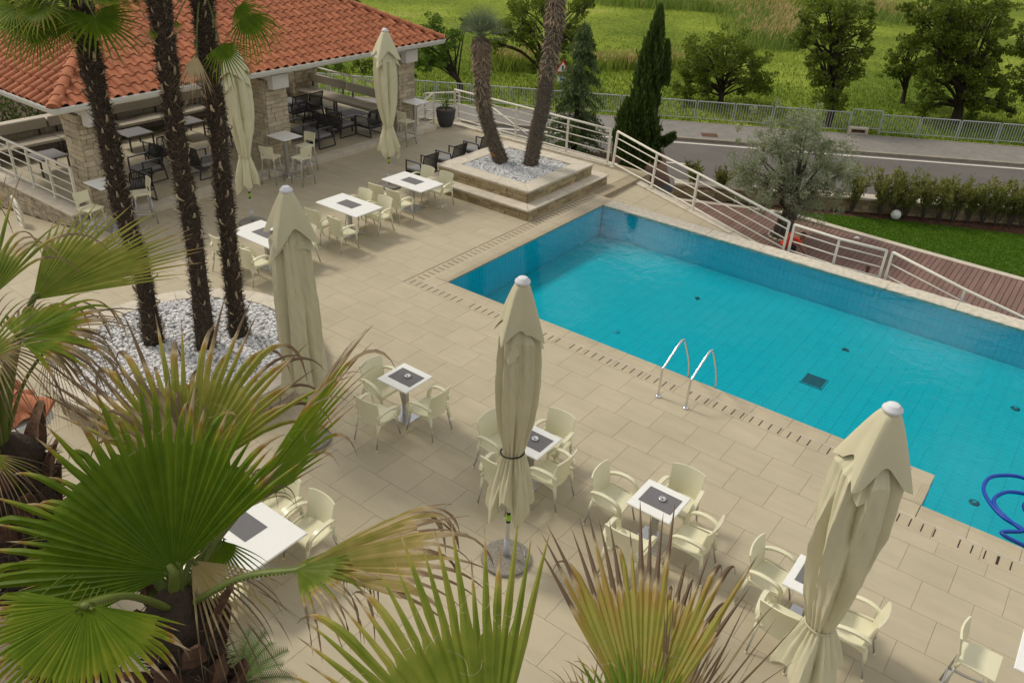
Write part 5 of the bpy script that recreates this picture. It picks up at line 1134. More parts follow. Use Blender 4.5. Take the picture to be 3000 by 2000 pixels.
# cedar
kb = onz(*Rz(900, 1085), GZ); ce = thing('cedar', 'feathery drooping cedar between the palms and the cypress', 'tree', kb); P = []; A_ = []; m_ = MB(); g = np.random.default_rng(12)
H_ = onv(*Rz(905, 140), kb).z-GZ; s = depth_of(kb)/F_PX
for _ in range(130):
    f = g.uniform(.02, .97)**.9; z = H_*f; L = (1.35*(1-f)**.75+.12)*g.uniform(.7, 1.1); a = g.uniform(0, 2*pi); p0 = np.array([0, 0, z])
    Q = [p0+np.array([math.cos(a), math.sin(a), 0])*L*u+np.array([0, 0, .18*L*u-.55*L*u*u]) for u in np.linspace(0, 1, 7)]; m_.tube(Q, [.018*(1-.8*i/6) for i in range(7)], 4)
    for u in np.linspace(.15, 1, 12):
        c = p0+np.array([math.cos(a), math.sin(a), 0])*L*u+np.array([0, 0, .18*L*u-.55*L*u*u])
        for _k in range(11): P.append(c+g.normal(size=3)*np.array([.07, .07, .05])+np.array([0, 0, -.10*g.uniform()])); A_.append((math.cos(a)*.5, math.sin(a)*.5, -.8))
cards('crown', 'leaf_cedar', np.array(P), .17, .035, ce, 4, np.array(A_), .6); MB().tube([(0, 0, -.2), (0, 0, H_*.5), (0, 0, H_)], [.13, .08, .012], 8).build('trunk', 'bark', ce, True); tag(m_.build('branches', 'bark', ce), kind='stuff')
# olive
Gz = lambda x, y: (2000+x/2.352, y/2.352)
ob_ = onz(*Hz(205, 432), GZ); ol = thing('olive_tree', 'silvery olive tree with a thick gnarled trunk rising from the boardwalk', 'tree', ob_); P = []; g = np.random.default_rng(3); s = depth_of(ob_)/F_PX; cen = []
for (x, y, r) in ((860, 880, 85), (840, 830, 40), (640, 950, 120), (900, 980, 130), (520, 1080, 110), (750, 1110, 150), (980, 1110, 140), (1095, 1200, 70), (470, 1220, 95), (650, 1270, 125), (850, 1280, 140), (1010, 1300, 100), (560, 1340, 80), (760, 1380, 90), (900, 1370, 90), (430, 1150, 55)):
    px, py = Gz(x, y); R = r/2.352*s*1.1
    for q in range(3):
        c = onv(px, py, ob_, (q-1)*.75*g.uniform(.6, 1)); cen.append((c-ob_, R))
        for h in range(10): P.append(ball(np.array(c-ob_)+g.normal(size=3)*R*.62, R*g.uniform(.18, .42), int(62*(R/.6)**2)+10, g, .1))
P = np.concatenate(P); cards('crown', 'leaf_olive', P, .105, .026, ol, 3)
ct = onv(*Gz(760, 1330), ob_)-ob_; pts_ = bez([(0, 0, -.1), (-.05, .02, .35), (.08, 0, .8), (.12, .02, 1.25), tuple(ct)], 5); n_ = len(pts_)
MB().tube(pts_, [.30*(1-.55*i/n_)*(1.25 if i < 2 else 1)*(1+.12*math.sin(i*2.1)) for i in range(n_)], 10).build('trunk', 'olive_bark', ol, True); m_ = MB()
for k in range(3): m_.tube(bez([(.18*math.cos(k*2.2), .18*math.sin(k*2.2), -.05), (.14*math.cos(k*2.2+.5), .14*math.sin(k*2.2+.5), .5), (.1, .0, 1.1)], 4), [.14, .13, .13, .12, .12, .11, .11, .10, .09], 7)
m_.build('trunk_fold', 'olive_bark', ol, True); m_ = MB()
for c, R in cen: a = pts_[n_//2+int(g.integers(0, n_//2))]; m_.tube(bez([a, a.lerp(c, .5)+Vector((0, 0, .1)), c], 3), [.05, .045, .035, .03, .022, .015, .008], 5)
tag(m_.build('branches', 'olive_bark', ol, True), kind='stuff')
ring_ = MB()
for k in range(14): a = 2*pi*k/14; ring_.box((ob_.x+.42*math.cos(a), ob_.y+.42*math.sin(a), GZ+.02), (.15, .07, .06), a+pi/2, ch=.02)
tag(ring_.build('stone_ring', 'travertine'), 'ring of small pale stones round the olive trunk', 'stone ring', kind='stuff')
# oleanders
hb = [(655, 283), (838, 300), (1005, 315), (1225, 335), (1420, 340), (1600, 358), (1765, 375), (930, 305), (1120, 325), (1320, 338), (1510, 350), (1690, 366)]
nm_ = ['first beside the olive crown', 'second, left of the globe lamp', 'third, just right of the globe lamp', 'fifth along the wall', 'seventh along the wall', 'ninth along the wall', 'last at the right edge', 'behind the globe lamp', 'fourth along the wall', 'sixth along the wall', 'eighth along the wall', 'tenth along the wall']
def oleander(base, H_, label, seed, n_=15, group='oleander shrubs of the hedge'):
    t = thing('oleander_shrub', label, 'shrub', base, 0, group); g = np.random.default_rng(seed); m_ = MB(); P = []; A_ = []
    for k in range(n_):
        a = g.uniform(0, 2*pi); sp_ = g.uniform(.1, .42)*H_; tip = Vector((math.cos(a)*sp_, math.sin(a)*sp_, H_*g.uniform(.7, 1.05))); mid = tip*.5+Vector((-math.cos(a)*.05, -math.sin(a)*.05, .1)); m_.tube([(0.03*math.cos(a), .03*math.sin(a), 0), mid, tip], [.013, .009, .004], 4)
        for q in range(62):
            f = g.uniform(.30, 1.02); c = Vector((0, 0, 0)).lerp(mid, f*2) if f < .5 else mid.lerp(tip, f*2-1); d = g.normal(size=3); d[2] = abs(d[2])*.8+.5; d /= np.linalg.norm(d); P.append(np.array(c)+d*.07+g.normal(size=3)*.035); A_.append(d)
    tag(m_.build('stems', 'olive_bark', t), kind='stuff'); cards('foliage', 'leaf_oleander', np.array(P), .19, .042, t, seed, np.array(A_), .8)
for i, (x, y) in enumerate(hb): oleander(onz(*Hz(x, y), GZ-.02), RND.uniform(1.2, 1.65), 'green oleander shrub in the hedge, '+nm_[i], 60+i)
for i, (x, y, h, lb) in enumerate(((60, 1345, 1.2, 'nearest the cypress'), (250, 1365, 1.05, 'in the middle of the left gap'), (400, 1380, 1.3, 'touching the olive crown'))): oleander(onz(*Gz(x, y), GZ-.02), h, 'green oleander shrub behind the sloping railing, '+lb, 90+i, 13, 'oleander shrubs left of the olive')
pl = bpy.data.objects.get('plant_pot'); g = np.random.default_rng(2); P = np.array([0, 0, .82])+g.normal(size=(90, 3))*np.array([.09, .09, .13]); cards('leaves', 'leaf_oak', P, .11, .05, pl, 3)
# reeds
def reed_band(pl_px, width, n_, h, mtb, label, seed, plume=0):
    g = np.random.default_rng(seed); Q = [onz(x, y, FZ_) for x, y in pl_px]; D = [0]
    for a, b in zip(Q, Q[1:]): D.append(D[-1]+(b-a).length)
    s_ = g.uniform(0, D[-1], n_); xy = np.stack([np.interp(s_, D, [q.x for q in Q]), np.interp(s_, D, [q.y for q in Q])], 1)+g.normal(size=(n_, 2))*width/2
    pts_ = np.concatenate([xy, np.full((n_, 1), FZ_)], 1); blades('reeds', mtb, pts_, h, .06, .7, seed, label=label+' stalks', cat='reeds')
    if plume:
        k = g.choice(n_, plume); pp_ = pts_[k]+np.array([0, 0, h*.92])+g.normal(size=(plume, 3))*np.array([.1, .1, h*.12]); o = cards('reed_plumes', 'reed_tan', pp_, .42, .11, None, seed+1, np.tile([.25, .1, 1.], (plume, 1)), .8); tag(o, label+' plumes', 'reeds', kind='stuff')
reed_band([Rz(300, 470), Rz(480, 465), Rz(680, 470)], 1.8, 1100, 1.1, 'reed_green', 'green reed clump left of the big palm trunk', 1, 250)
reed_band([Rz(980, 470), Rz(1150, 460), Rz(1350, 470), Rz(1620, 450)], 1.6, 1500, .85, 'reed_green', 'green reed belt beyond the fence left and right of the cypress', 2, 420)
reed_band([Gz(560, 335), Gz(690, 310), Gz(735, 230), Gz(690, 165), Gz(620, 100), Gz(575, 40), Gz(640, 5), Gz(800, -5)], 1.8, 3200, 1.5, 'reed_far', 'curving reed belt in the far meadow', 3, 1700)
reed_band([Gz(410, 90), Gz(440, 170), Gz(500, 260), Gz(570, 330)], 2.6, 1800, 1.3, 'reed_far', 'inner reed belt in the far meadow', 4, 350)
reed_band([Gz(-500, 30), Gz(0, 55), Gz(250, 75), Gz(420, 90)], 2.6, 3000, 1.2, 'reed_far', 'reed belt along the top of the meadow', 5, 300)
reed_band([Gz(1230, 60), Gz(1400, 110), Gz(1480, 170)], 3.4, 1500, 1.4, 'reed_far', 'reed belt beside the biggest tree', 6, 500)
reed_band([Gz(700, 60), Gz(850, 40), Gz(1000, 10)], 2.5, 1300, 1.2, 'reed_green', 'green reeds inside the far bend', 7, 60)
# road sign behind the cedar
sb_ = onz(1642, 285, RZ_+.13); sg = thing('road_sign', 'red bordered triangular warning sign half hidden by the cedar', 'sign', sb_, YAW)
ht = onv(1642, 200, sb_).z-sb_.z; MB().tube([(0, 0, 0), (0, 0, ht+.5)], .03, 8).build('post', 'galv', sg)
def tri(r, y, nm, mt_): MB().add([(-r*.87, y, ht-r*.5), (r*.87, y, ht-r*.5), (0, y, ht+r), (-r*.87, y+.02, ht-r*.5), (r*.87, y+.02, ht-r*.5), (0, y+.02, ht+r)], [(0, 1, 2), (5, 4, 3), (0, 3, 4, 1), (1, 4, 5, 2), (2, 5, 3, 0)]).build(nm, mt_, sg)
tri(.52, -.06, 'border', 'sign_red'); tri(.36, -.066, 'face', 'sign_white'); MB().box((0, -.075, ht+.02), (.09, .01, .28)).build('symbol', 'black', sg)
MB().box((0, -.05, ht-.62), (.5, .02, .32)).build('plate', 'sign_white', sg); MB().box((0, -.066, ht-.62), (.22, .012, .12)).build('symbol', 'hose', sg)

# ================================================================== PALMS
def fan(parent, H, T, nrm, spread, nseg, join=.55, droop=.6, brown=.2, age=0.0, mt='fan_green', seed=1, fold=.15, pleat=.35, tipcurl=1.0, K=14, lenfall=.25, bent=0.0, petiole_from=None, pr=.022, thorns=False, sag=.06, split=.0):
    """one fan leaf: pleated blade, split free tips that bend under their own weight"""
    g = random.Random(seed); H, T = Vector(H), Vector(T); R = (T-H).length; mid = (T-H)/R; nrm = Vector(nrm); nrm = (nrm-mid*nrm.dot(mid)).normalized(); side = mid.cross(nrm)
    sp = R_(spread); V = []; Fs = []; AG = []; kj = max(2, int(K*join)); down = Vector((0, 0, -1))
    def ray_dir(a): lift = fold*(abs(a)/(sp/2+1e-6))**1.5; return (mid*math.cos(a)+side*math.sin(a)+nrm*lift).normalized()
    edges = []
    da = sp/nseg
    def leng(a): return R*(1-lenfall*(abs(a)/(sp/2))**2)
    def bendpath(a, L, dr, seedv):
        d = ray_dir(a); p = H.copy(); pts = [p.copy()]; st = L/K; gg = random.Random(seedv); tw = Vector((gg.uniform(-1, 1), gg.uniform(-1, 1), gg.uniform(-.5, .5)))*.26*tipcurl
        for k in range(K):
            f = (k+1)/K; d = (d+down*(sag*.3 + (dr*max(0, f-join*.82)*1.5 if f > join*.82 else 0))*(st/R)*3.2+tw*(max(0, f-join)*(st/R)*2.5)).normalized(); p = p+d*st; pts.append(p.copy())
        return pts
    for i in range(nseg+1):
        a = -sp/2+da*(i+(g.uniform(-.22, .22) if 0 < i < nseg else 0)); pp = bendpath(a, leng(a), 0.0, 1); row = []
        for k in range(kj+1): row.append(len(V)); V.append(pp[k]); AG.append(age+.20*(k/K)**1.5+(.25*max(0, k/kj-.75)))
        edges.append(row)
    for i in range(nseg):
        a = -sp/2+da*(i+.5); L = leng(a)*g.uniform(.88, 1.10); dr = droop*g.uniform(.3, 1.6); b_st = 1-brown*g.uniform(.55, 1.5); ja = g.uniform(-.09, .09)
        if g.random() < bent: dr += g.uniform(1.5, 4.0); b_st = min(b_st, join+g.uniform(-.05, .12)); L *= g.uniform(.95, 1.25)
        pp = bendpath(a, L, dr, seed*977+i)
        wj = L*(kj/K)*math.tan(da/2); cr = []
        for k in range(K+1):
            f = k/K; wk = leng(a)*f*math.tan(da/2); d = (pp[min(k+1, K)]-pp[max(k-1, 0)]).normalized(); nn = (nrm-d*nrm.dot(d)).normalized() if abs(nrm.dot(d)) < .98 else side.cross(d); 
            cr.append(len(V)); V.append(pp[k]+nn*(pleat*min(wk, wj)*(1 if k <= kj else max(.15, 1-(k-kj)/(K-kj))))); br = max(0, min(1, (f-b_st)/.16)); AG.append(age+ja+.20*f**1.5+.62*br+(.12 if f > .97 else 0))
        el, er = list(edges[i]), list(edges[i+1])
        for k in range(kj+1, K+1):
            f = (k-kj)/(K-kj); wv = wj*((1-f)**.85)*(.96 if k < K else .0); d = (pp[min(k+1, K)]-pp[k-1]).normalized(); nn = (nrm-d*nrm.dot(d)); nn = nn.normalized() if nn.length > .05 else side.cross(d).normalized(); s_ = d.cross(nn).normalized()
            ff = k/K; br = max(0, min(1, (ff-b_st)/.16)); ag_ = age+ja+.20*ff**1.5+.62*br+.06
            for lst, sg in ((el, -1), (er, 1)): lst.append(len(V)); V.append(pp[k]+s_*sg*wv); AG.append(ag_)
        for k in range(K):
            Fs += [(el[k], cr[k], cr[k+1], el[k+1]), (cr[k], er[k], er[k+1], cr[k+1])]
    me = newmesh('leaf', [tuple(v) for v in V], Fs, False); at = me.attributes.new('age', 'FLOAT', 'POINT'); at.data.foreach_set('value', AG); me.materials.append(MT[mt])
    o = bpy.data.objects.new('leaf', me); link(o, parent); o.matrix_parent_inverse = Matrix.Translation(-Vector(parent.location))
    if petiole_from is not None:
        P0 = Vector(petiole_from); md = P0.lerp(H, .55)+Vector((0, 0, .10*(H-P0).length)); pts = bez([P0, md, H, H+mid*R*.05], 5); n_ = len(pts)
        m_ = MB().tube(pts, [pr*(1.5-.8*i/n_) for i in range(n_)], 6, sq=(1, .6))
        if thorns:
            for i in range(2, n_-1):
                d = (pts[i]-pts[i-1]).normalized(); s_ = d.cross(nrm).normalized()
                for q in range(3):
                    for sg in (-1, 1): c = pts[i-1].lerp(pts[i], q/3)+s_*sg*pr; m_.add([c-d*.008, c+d*.008, c+s_*sg*.022+d*.012], [(0, 1, 2)])
        q = m_.build('petiole', 'petiole', o, True)
    return o
def palm(name, label, pts, rad, core, group=None):
    base = Vector(pts[0]); t = thing(name, label, 'palm', base, 0, group); P = bez([Vector(p)-base for p in pts], 8); n_ = len(P)
    rr = [rad(i/(n_-1)) for i in range(n_)]; MB().tube(P+[P[-1]+Vector((0, 0, .10)), P[-1]+Vector((0, 0, .17))], rr+[rr[-1]*.6, rr[-1]*.12], 14).build('trunk', core, t, True); return t, P, rr
def local(parent, o): return o
def frame_at(P, f):
    i = min(len(P)-2, int(f*(len(P)-1))); u = f*(len(P)-1)-i; return P[i].lerp(P[i+1], u), (P[i+1]-P[i]).normalized(), i
def stub_mesh():
    V = []; 
    for (y, z, w_, h_) in ((0, 0, .020, .010), (.035, .045, .018, .010), (.055, .09, .013, .008), (.05, .125, .009, .005)):
        V += [(-w_, y-h_, z), (w_, y-h_, z), (w_, y+h_, z), (-w_, y+h_, z)]
    Fs = [(i*4+j, i*4+(j+1) % 4, (i+1)*4+(j+1) % 4, (i+1)*4+j) for i in range(3) for j in range(4)]+[(3, 2, 1, 0), (12, 13, 14, 15)]
    return MB().add(V, Fs).mesh('leaf_stub', True)
SM = stub_mesh(); SM.materials.append(MT['stub'])
def fibres(t, P, rr, n_, mt, seed, ln=.09, out=.35, wd=.012, f0=0.0, f1=1.0, upward=0.25, name='fibre'):
    g = np.random.default_rng(seed); V = []; F_ = []
    for k in range(n_):
        f = g.uniform(f0, f1); p, d, i = frame_at(P, f); a = g.uniform(0, 2*pi); u = d.orthogonal().normalized(); v = d.cross(u); o_ = u*math.cos(a)+v*math.sin(a); s_ = d.cross(o_); r = rr[i]
        dr = (o_*out+d*g.uniform(-.9, .9+upward)*.9+s_*g.uniform(-1.0, 1.0)).normalized(); c = p+o_*r*.97; l = ln*g.uniform(.5, 1.4); w_ = wd*g.uniform(.6, 1.3); b = len(V)
        sd = dr.cross(o_).normalized() if abs(dr.dot(o_)) < .95 else s_
        V += [tuple(c-sd*w_), tuple(c+sd*w_), tuple(c+dr*l+o_*.012)]; F_.append((b, b+1, b+2))
    o = ob(name, npmesh(name, np.array(V), np.array(F_)), mt, t); tag(o, kind='stuff')
# three tall palms in the round planter
def px_trunk(base, L): return [base]+[onv(x, y, base) for x, y in L]
TALL = [('tall windmill palm on the left, its crown showing at the top left corner', (-1.62, -5.98, .42), [(414, 791), (357, 612), (325, 446), (274, 217), (242, 64), (232, 10)], 5, .0),
        ('tall shaggy palm trunk in the middle of the round planter group', (-.82, -5.48, .42), [(568, 701), (523, 446), (491, 191), (465, 0), (450, -150), (440, -260)], 6, .0),
        ('tall shaggy palm trunk on the right of the round planter group, beside the parasol', (-.75, -4.84, .42), [(685, 850), (663, 638), (638, 383), (612, 191), (593, 0), (588, -70)], 7, .0)]
tp = []
for lb, b, L, sd_, _ in TALL:
    b = Vector(b); pts_ = px_trunk(b, L); t, P, rr = palm('windmill_palm', lb, pts_, lambda f: .128*(1+.30*math.exp(-f*14))*(1+.05*math.sin(40*f))*(1.0+.12*f), 'trunk_core', 'palms in the round planter')
    g = random.Random(sd_); n_s = 150; gold = 2.39996
    for k in range(n_s):
        f = (k+.5)/n_s*.98+g.uniform(-.004, .004); p, d, i = frame_at(P, f); a = k*gold+g.uniform(-.3, .3); u = d.orthogonal().normalized(); v = d.cross(u); o_ = u*math.cos(a)+v*math.sin(a)
        M4 = Matrix((tuple(d.cross(o_))+(0,), tuple(o_)+(0,), tuple(d)+(0,), (0, 0, 0, 1))).transposed() @ Matrix.Rotation(g.uniform(-.6, .6), 4, 'Z') @ Matrix.Rotation(g.uniform(-.5, .35), 4, 'X') @ Matrix.Scale(g.uniform(.55, 1.25), 4); M4.translation = p+o_*rr[i]*.93
        o = ob('leaf_stub', SM, None, t); o.matrix_parent_inverse = Matrix.Identity(4); o.matrix_basis = M4
    fibres(t, P, rr, 5200, 'fibre', sd_, .10, .30, .009); fibres(t, P, rr, 500, 'fibre_grey', sd_+5, .12, .55, .006, name='loose_fibre')
    tp.append((t, P, rr))
def crown(t, top, n_, R, seed, mt='fan_green', pet=.55, elev=(-35, 80), nseg=26, join=.38, droop=.35, brown=.08, spread=230, age=0.0, fold=.15, pr=.012):
    g = random.Random(seed)
    for k in range(n_):
        a = k*2.39996+g.uniform(-.3, .3); e = R_(elev[0]+(elev[1]-elev[0])*((k+.5)/n_)**.8+g.uniform(-8, 8)); d = Vector((math.cos(a)*math.cos(e), math.sin(a)*math.cos(e), math.sin(e))); H = top+d*pet*g.uniform(.8, 1.2)
        dd = (d+Vector((0, 0, -.35 if e < .6 else -.05))).normalized(); up = (Vector((0, 0, 1))-dd*dd.z); nr = up if up.length > .2 else Vector((math.cos(a), math.sin(a), 0)); fan(t, H, H+dd*R*g.uniform(.85, 1.1), nr, spread, nseg, join, droop*g.uniform(.6, 1.4), brown, age+g.uniform(-.03, .10), mt, seed*50+k, fold, K=8, petiole_from=top-Vector((0, 0, .05)), pr=pr)
t1_, P1_, _r = tp[0]; crown(t1_, t1_.location+P1_[-1]+Vector((0, 0, .12)), 20, .80, 3, elev=(-30, 85), age=.06, pet=.6)
def pfan(t, H, T, dH, dT, nrm, *a, **k):
    """leaf from photo points at given distances; nrm in view axes (right, up, towards viewer)"""
    N_ = RT*nrm[0]+UP*nrm[1]-_fw*nrm[2]; return fan(t, atd(*H, dH), atd(*T, dT), N_, *a, **k)
cdist = (t1_.location+P1_[-1]-CAM).length
for k, (h, tt, ag) in enumerate((((60, 45), (-10, 190), .10), ((45, 25), (-90, 90), .16), ((115, 80), (60, 215), .04), ((150, 10), (40, 75), .06), ((170, 60), (140, 190), .02), ((310, 20), (350, 120), .12), ((200, 30), (110, 130), .08))): pfan(t1_, h, tt, cdist-.3, cdist-.45, (0, .3, 1), 170, 24, .4, .25, .10, ag, 'fan_green', 300+k, .1, K=9, petiole_from=t1_.location+P1_[-1], pr=.012)
t2_, P2_, _r = tp[1]; crown(t2_, t2_.location+P2_[-1], 14, .65, 4, elev=(-10, 80))
t3_, P3_, _r = tp[2]; top3 = t3_.location+P3_[-1]; crown(t3_, top3+Vector((0, 0, .1)), 16, .62, 5, elev=(-5, 85)); c3 = (top3-CAM).length
for k, (h, tt, ag, mt_, dr) in enumerate((((645, 130), (712, 255), .04, 'fan_green', .3), ((722, 45), (800, 190), .02, 'fan_green', 1.3), ((690, 25), (800, 95), .05, 'fan_green', .9), ((575, 160), (560, 330), .55, 'fan_dry', .5), ((470, 90), (395, 130), .2, 'fan_yellow', .2), ((515, 60), (535, 115), .2, 'fan_yellow', .2))):
    pfan(t3_, h, tt, c3-.25, c3-.35, (.2, .3, 1), 150 if k < 3 else 70, 22, .35, dr, .08 if k < 3 else .5, ag, mt_, 330+k, .1, K=9, petiole_from=top3-Vector((0, 0, .1)), pr=.011)
# two palms in the square planter
for nm, lb, b, L, r0, sd_ in (('windmill_palm', 'shorter grey palm in the square planter, with a stiff bluish crown', (-3.11, 5.96, .60), [(1452, 430), (1432, 370), (1415, 300), (1412, 220), (1410, 150), (1408, 118)], .16, 41), ('windmill_palm', 'taller thick grey palm in the square planter, running out of the top of the picture', (-2.41, 6.39, .60), [(1570, 400), (1588, 320), (1600, 240), (1615, 150), (1626, 60), (1632, -40), (1636, -120)], .19, 42)):
    b = Vector(b); t, P, rr = palm(nm, lb, px_trunk(b, L), (lambda f: .165*(1+.15*math.exp(-f*10))*(1+.14*f)) if sd_ == 41 else (lambda f: .19*(1-.0*f)*(1+.10*math.exp(-f*10)+.12*f)), 'trunk_grey', 'palms in the square planter')
    fibres(t, P, rr, 4200, 'fibre_grey', sd_, .10, .35, .010)
    fibres(t, P, rr, 900, 'boot', sd_+1, .15, .45, .020, .45, 1.0, -1.6, 'leaf_bases'); fibres(t, P, rr, 700, 'boot', sd_+3, .19, .55, .024, .70, 1.0, -1.8, 'leaf_bases')
    if sd_ == 41:
        top = b+P[-1]; g = random.Random(9)
        for k in range(26):
            a = k*2.4; e = R_(8+76*((k+.5)/26)**.9); d = Vector((math.cos(a)*math.cos(e), math.sin(a)*math.cos(e), math.sin(e))); H = top+d*.34; fan(t, H, H+d*.62*g.uniform(.9, 1.1), (Vector((0, 0, 1))-d*d.z) if e < 1.2 else Vector((1, 0, 0)), 150, 18, .22, .05, .05, g.uniform(0, .3), 'fan_blue', 500+k, .2, K=7, petiole_from=top, pr=.010)
        q = MB(); c0, d0, _ = frame_at(P, .10); q.tube([c0+Vector((-.10, -.12, .08)), c0+Vector((-.05, -.17, 0)), c0+Vector((.05, -.15, -.06))], [.05, .07, .04], 7).build('bark_scar', 'cut_orange', t, True)
    else: crown(t, b+P[-1], 10, .6, 6, elev=(10, 80), mt='fan_blue')
# ------------------------------------------------------------------ foreground fan palms
def boots(t, P, rr, n_, seed, L=.26, W_=.075, f0=0., f1=1.):
    g = random.Random(seed)
    for k in range(n_):
        f = f0+(f1-f0)*(k+.5)/n_; p, d, i = frame_at(P, f); a = k*2.39996+g.uniform(-.25, .25); u = d.orthogonal().normalized(); v = d.cross(u); o_ = u*math.cos(a)+v*math.sin(a); s_ = d.cross(o_); m_ = MB(); V = []
        l = L*g.uniform(.7, 1.2); out = g.uniform(.05, .16)
        for q, (y, z, w_, h_) in enumerate(((0, -.03, 1, .03), (.25, .25, .95, .028), (.6, .6, .7, .02), (1.0, 1.0, .42, .008))):
            for sx, sy in ((-1, -1), (0, -.2), (1, -1), (1, 1), (0, 1.6), (-1, 1)): V.append(p+o_*(rr[i]*.90+out*y**1.3+sy*h_)+d*(z*l)+s_*sx*w_*W_+Vector((g.uniform(-1, 1), g.uniform(-1, 1), g.uniform(-1, 1)))*.006)
        Fs = [(r*6+j, r*6+(j+1) % 6, (r+1)*6+(j+1) % 6, (r+1)*6+j) for r in range(3) for j in range(6)]+[(5, 4, 3, 2, 1, 0), tuple(18+j for j in range(6))]
        o = m_.add(V, Fs).build('leaf_base', 'boot_dark', t); autosmooth(o.data, 50)
# palm with the big green fan
c1 = atd(520, 1790, 5.05); g1 = Vector((c1.x, c1.y, 0)); f1_, PF, RF = palm('fan_palm', 'foreground fan palm with the big bright green fan at the lower left', [g1, g1+Vector((.02, 0, c1.z*.5)), c1], lambda f: .15+.03*math.sin(9*f)+.02*f, 'trunk_core', 'foreground fan palms')
boots(f1_, PF, RF, 70, 3, .24, .07, .25, 1.0); fibres(f1_, PF, RF, 1800, 'fibre', 4, .10, .5, .007, .3, 1.0)
top = c1+Vector((0, 0, .0))
K1 = dict(petiole_from=top, thorns=True)
pfan(f1_, (510, 1676), (205, 1215), 4.85, 4.95, (.05, .25, 1), 165, 42, .70, .36, .20, .0, 'fan_green', 1, .06, .85, .6, K=16, lenfall=.12, bent=.30, pr=.030, **K1)
pfan(f1_, (545, 1410), (590, 850), 5.7, 6.1, (.0, .2, 1), 122, 30, .52, .35, .34, .30, 'fan_yellow', 2, .1, .8, 1.2, K=16, lenfall=.15, bent=.40, pr=.02, petiole_from=top)
pfan(f1_, (690, 1510), (1060, 1015), 5.15, 5.7, (.80, -.58, .30), 66, 22, .62, .14, .34, .12, 'fan_green', 3, .12, .8, .8, K=16, lenfall=.30, bent=.18, pr=.026, **K1)
pfan(f1_, (868, 1668), (1400, 1405), 4.55, 4.75, (-.42, .88, .38), 92, 24, .62, 1.3, .52, .18, 'fan_dry', 4, -.30, .7, 1.5, K=18, lenfall=.12, bent=.5, pr=.020, sag=.25, **K1)
pfan(f1_, (868, 1668), (1230, 1560), 4.52, 4.50, (-.3, .92, .22), 175, 26, .34, 2.4, .50, .16, 'fan_yellow', 14, -.25, .6, 1.3, K=16, lenfall=.1, bent=.5, sag=.2)
pfan(f1_, (258, 1768), (60, 2110), 4.35, 4.15, (.1, .55, .85), 190, 44, .68, .35, .22, .12, 'fan_green', 5, -.12, .8, .6, K=14, lenfall=.10, bent=.2, pr=.024, **K1)
pfan(f1_, (380, 1600), (0, 1625), 5.15, 5.0, (.1, .8, .6), 130, 26, .35, .8, .12, .06, 'fan_green', 6, .0, .4, 1.2, K=14, pr=.022, **K1)
pfan(f1_, (640, 1580), (640, 1860), 5.1, 5.2, (0, .2, 1), 150, 22, .3, .5, .5, .10, 'fan_green', 7, .1, .4, 1.4, K=12, pr=.018, **K1)
pfan(f1_, (330, 1690), (180, 1420), 5.3, 5.6, (.2, .3, .9), 130, 26, .4, .4, .2, .05, 'fan_green', 8, .1, .4, 1, K=12, pr=.02, **K1)
pfan(f1_, (560, 1640), (880, 1950), 5.0, 4.9, (.3, .7, .6), 80, 16, .3, 1.2, .6, .35, 'fan_dry', 9, .0, .4, 1.6, K=12, pr=.016, petiole_from=top)
# hanging dead strips under the crown
# palm at the left edge
c2 = atd(5, 1340, 5.9); g2 = Vector((c2.x, c2.y, 0)); lo = atd(150, 1900, 6.6); f2_, PF2, RF2 = palm('fan_palm', 'fan palm at the left edge with a thick dark ragged trunk', [Vector((lo.x, lo.y, 0)) if False else g2, g2+Vector((0, 0, c2.z*.5)), c2], lambda f: .20+.03*f, 'trunk_core', 'foreground fan palms')
boots(f2_, PF2, RF2, 80, 8, .22, .075, .2, 1.0); fibres(f2_, PF2, RF2, 2600, 'fibre', 9, .14, .5, .007, .2, 1.0); K2 = dict(petiole_from=c2, thorns=False)
pfan(f2_, (52, 990), (390, 830), 5.0, 5.1, (-.2, .75, .6), 180, 36, .48, 1.1, .46, .18, 'fan_green', 11, .0, .8, 1.5, K=18, lenfall=.1, bent=.55, sag=.1, pr=.024, **K2)
pfan(f2_, (95, 880), (485, 632), 5.6, 5.9, (-.2, .5, .85), 96, 28, .62, .15, .12, .22, 'fan_yellow', 12, .08, .85, .5, K=14, lenfall=.10, bent=.1, pr=.02, **K2)
pfan(f2_, (-35, 880), (5, 500), 5.3, 5.6, (.2, .2, 1), 90, 17, .4, .3, .3, .16, 'fan_yellow', 13, .1, .6, 1.2, K=14, bent=.3, pr=.02, **K2)
pfan(f2_, (-60, 1060), (-10, 800), 4.8, 4.9, (.2, .3, 1), 130, 20, .4, .6, .4, .22, 'fan_yellow', 15, .1, .45, 1, K=12, pr=.02, **K2)
pfan(f2_, (-40, 1000), (180, 1250), 4.9, 4.9, (.3, .5, .8), 130, 24, .25, 1.1, .7, .40, 'fan_dry', 16, .0, .3, 1.6, K=14, pr=.016, **K2)
pfan(f2_, (150, 1010), (330, 1250), 5.2, 5.3, (.1, .6, .8), 110, 26, .2, .9, .8, .42, 'fan_dry', 17, .0, .3, 1.6, K=14, pr=.014, **K2)
pfan(f2_, (-30, 1330), (90, 1560), 5.2, 5.2, (.2, .3, .9), 120, 20, .2, .9, .8, .25, 'fan_yellow', 18, .0, .3, 1.6, K=12, pr=.014, **K2)
pfan(f2_, (52, 992), (430, 985), 5.0, 5.0, (-.1, .8, .5), 110, 18, .45, 1.6, .6, .42, 'fan_dry', 31, .0, .5, 1.8, K=18, bent=.8, pr=.014, **K2)
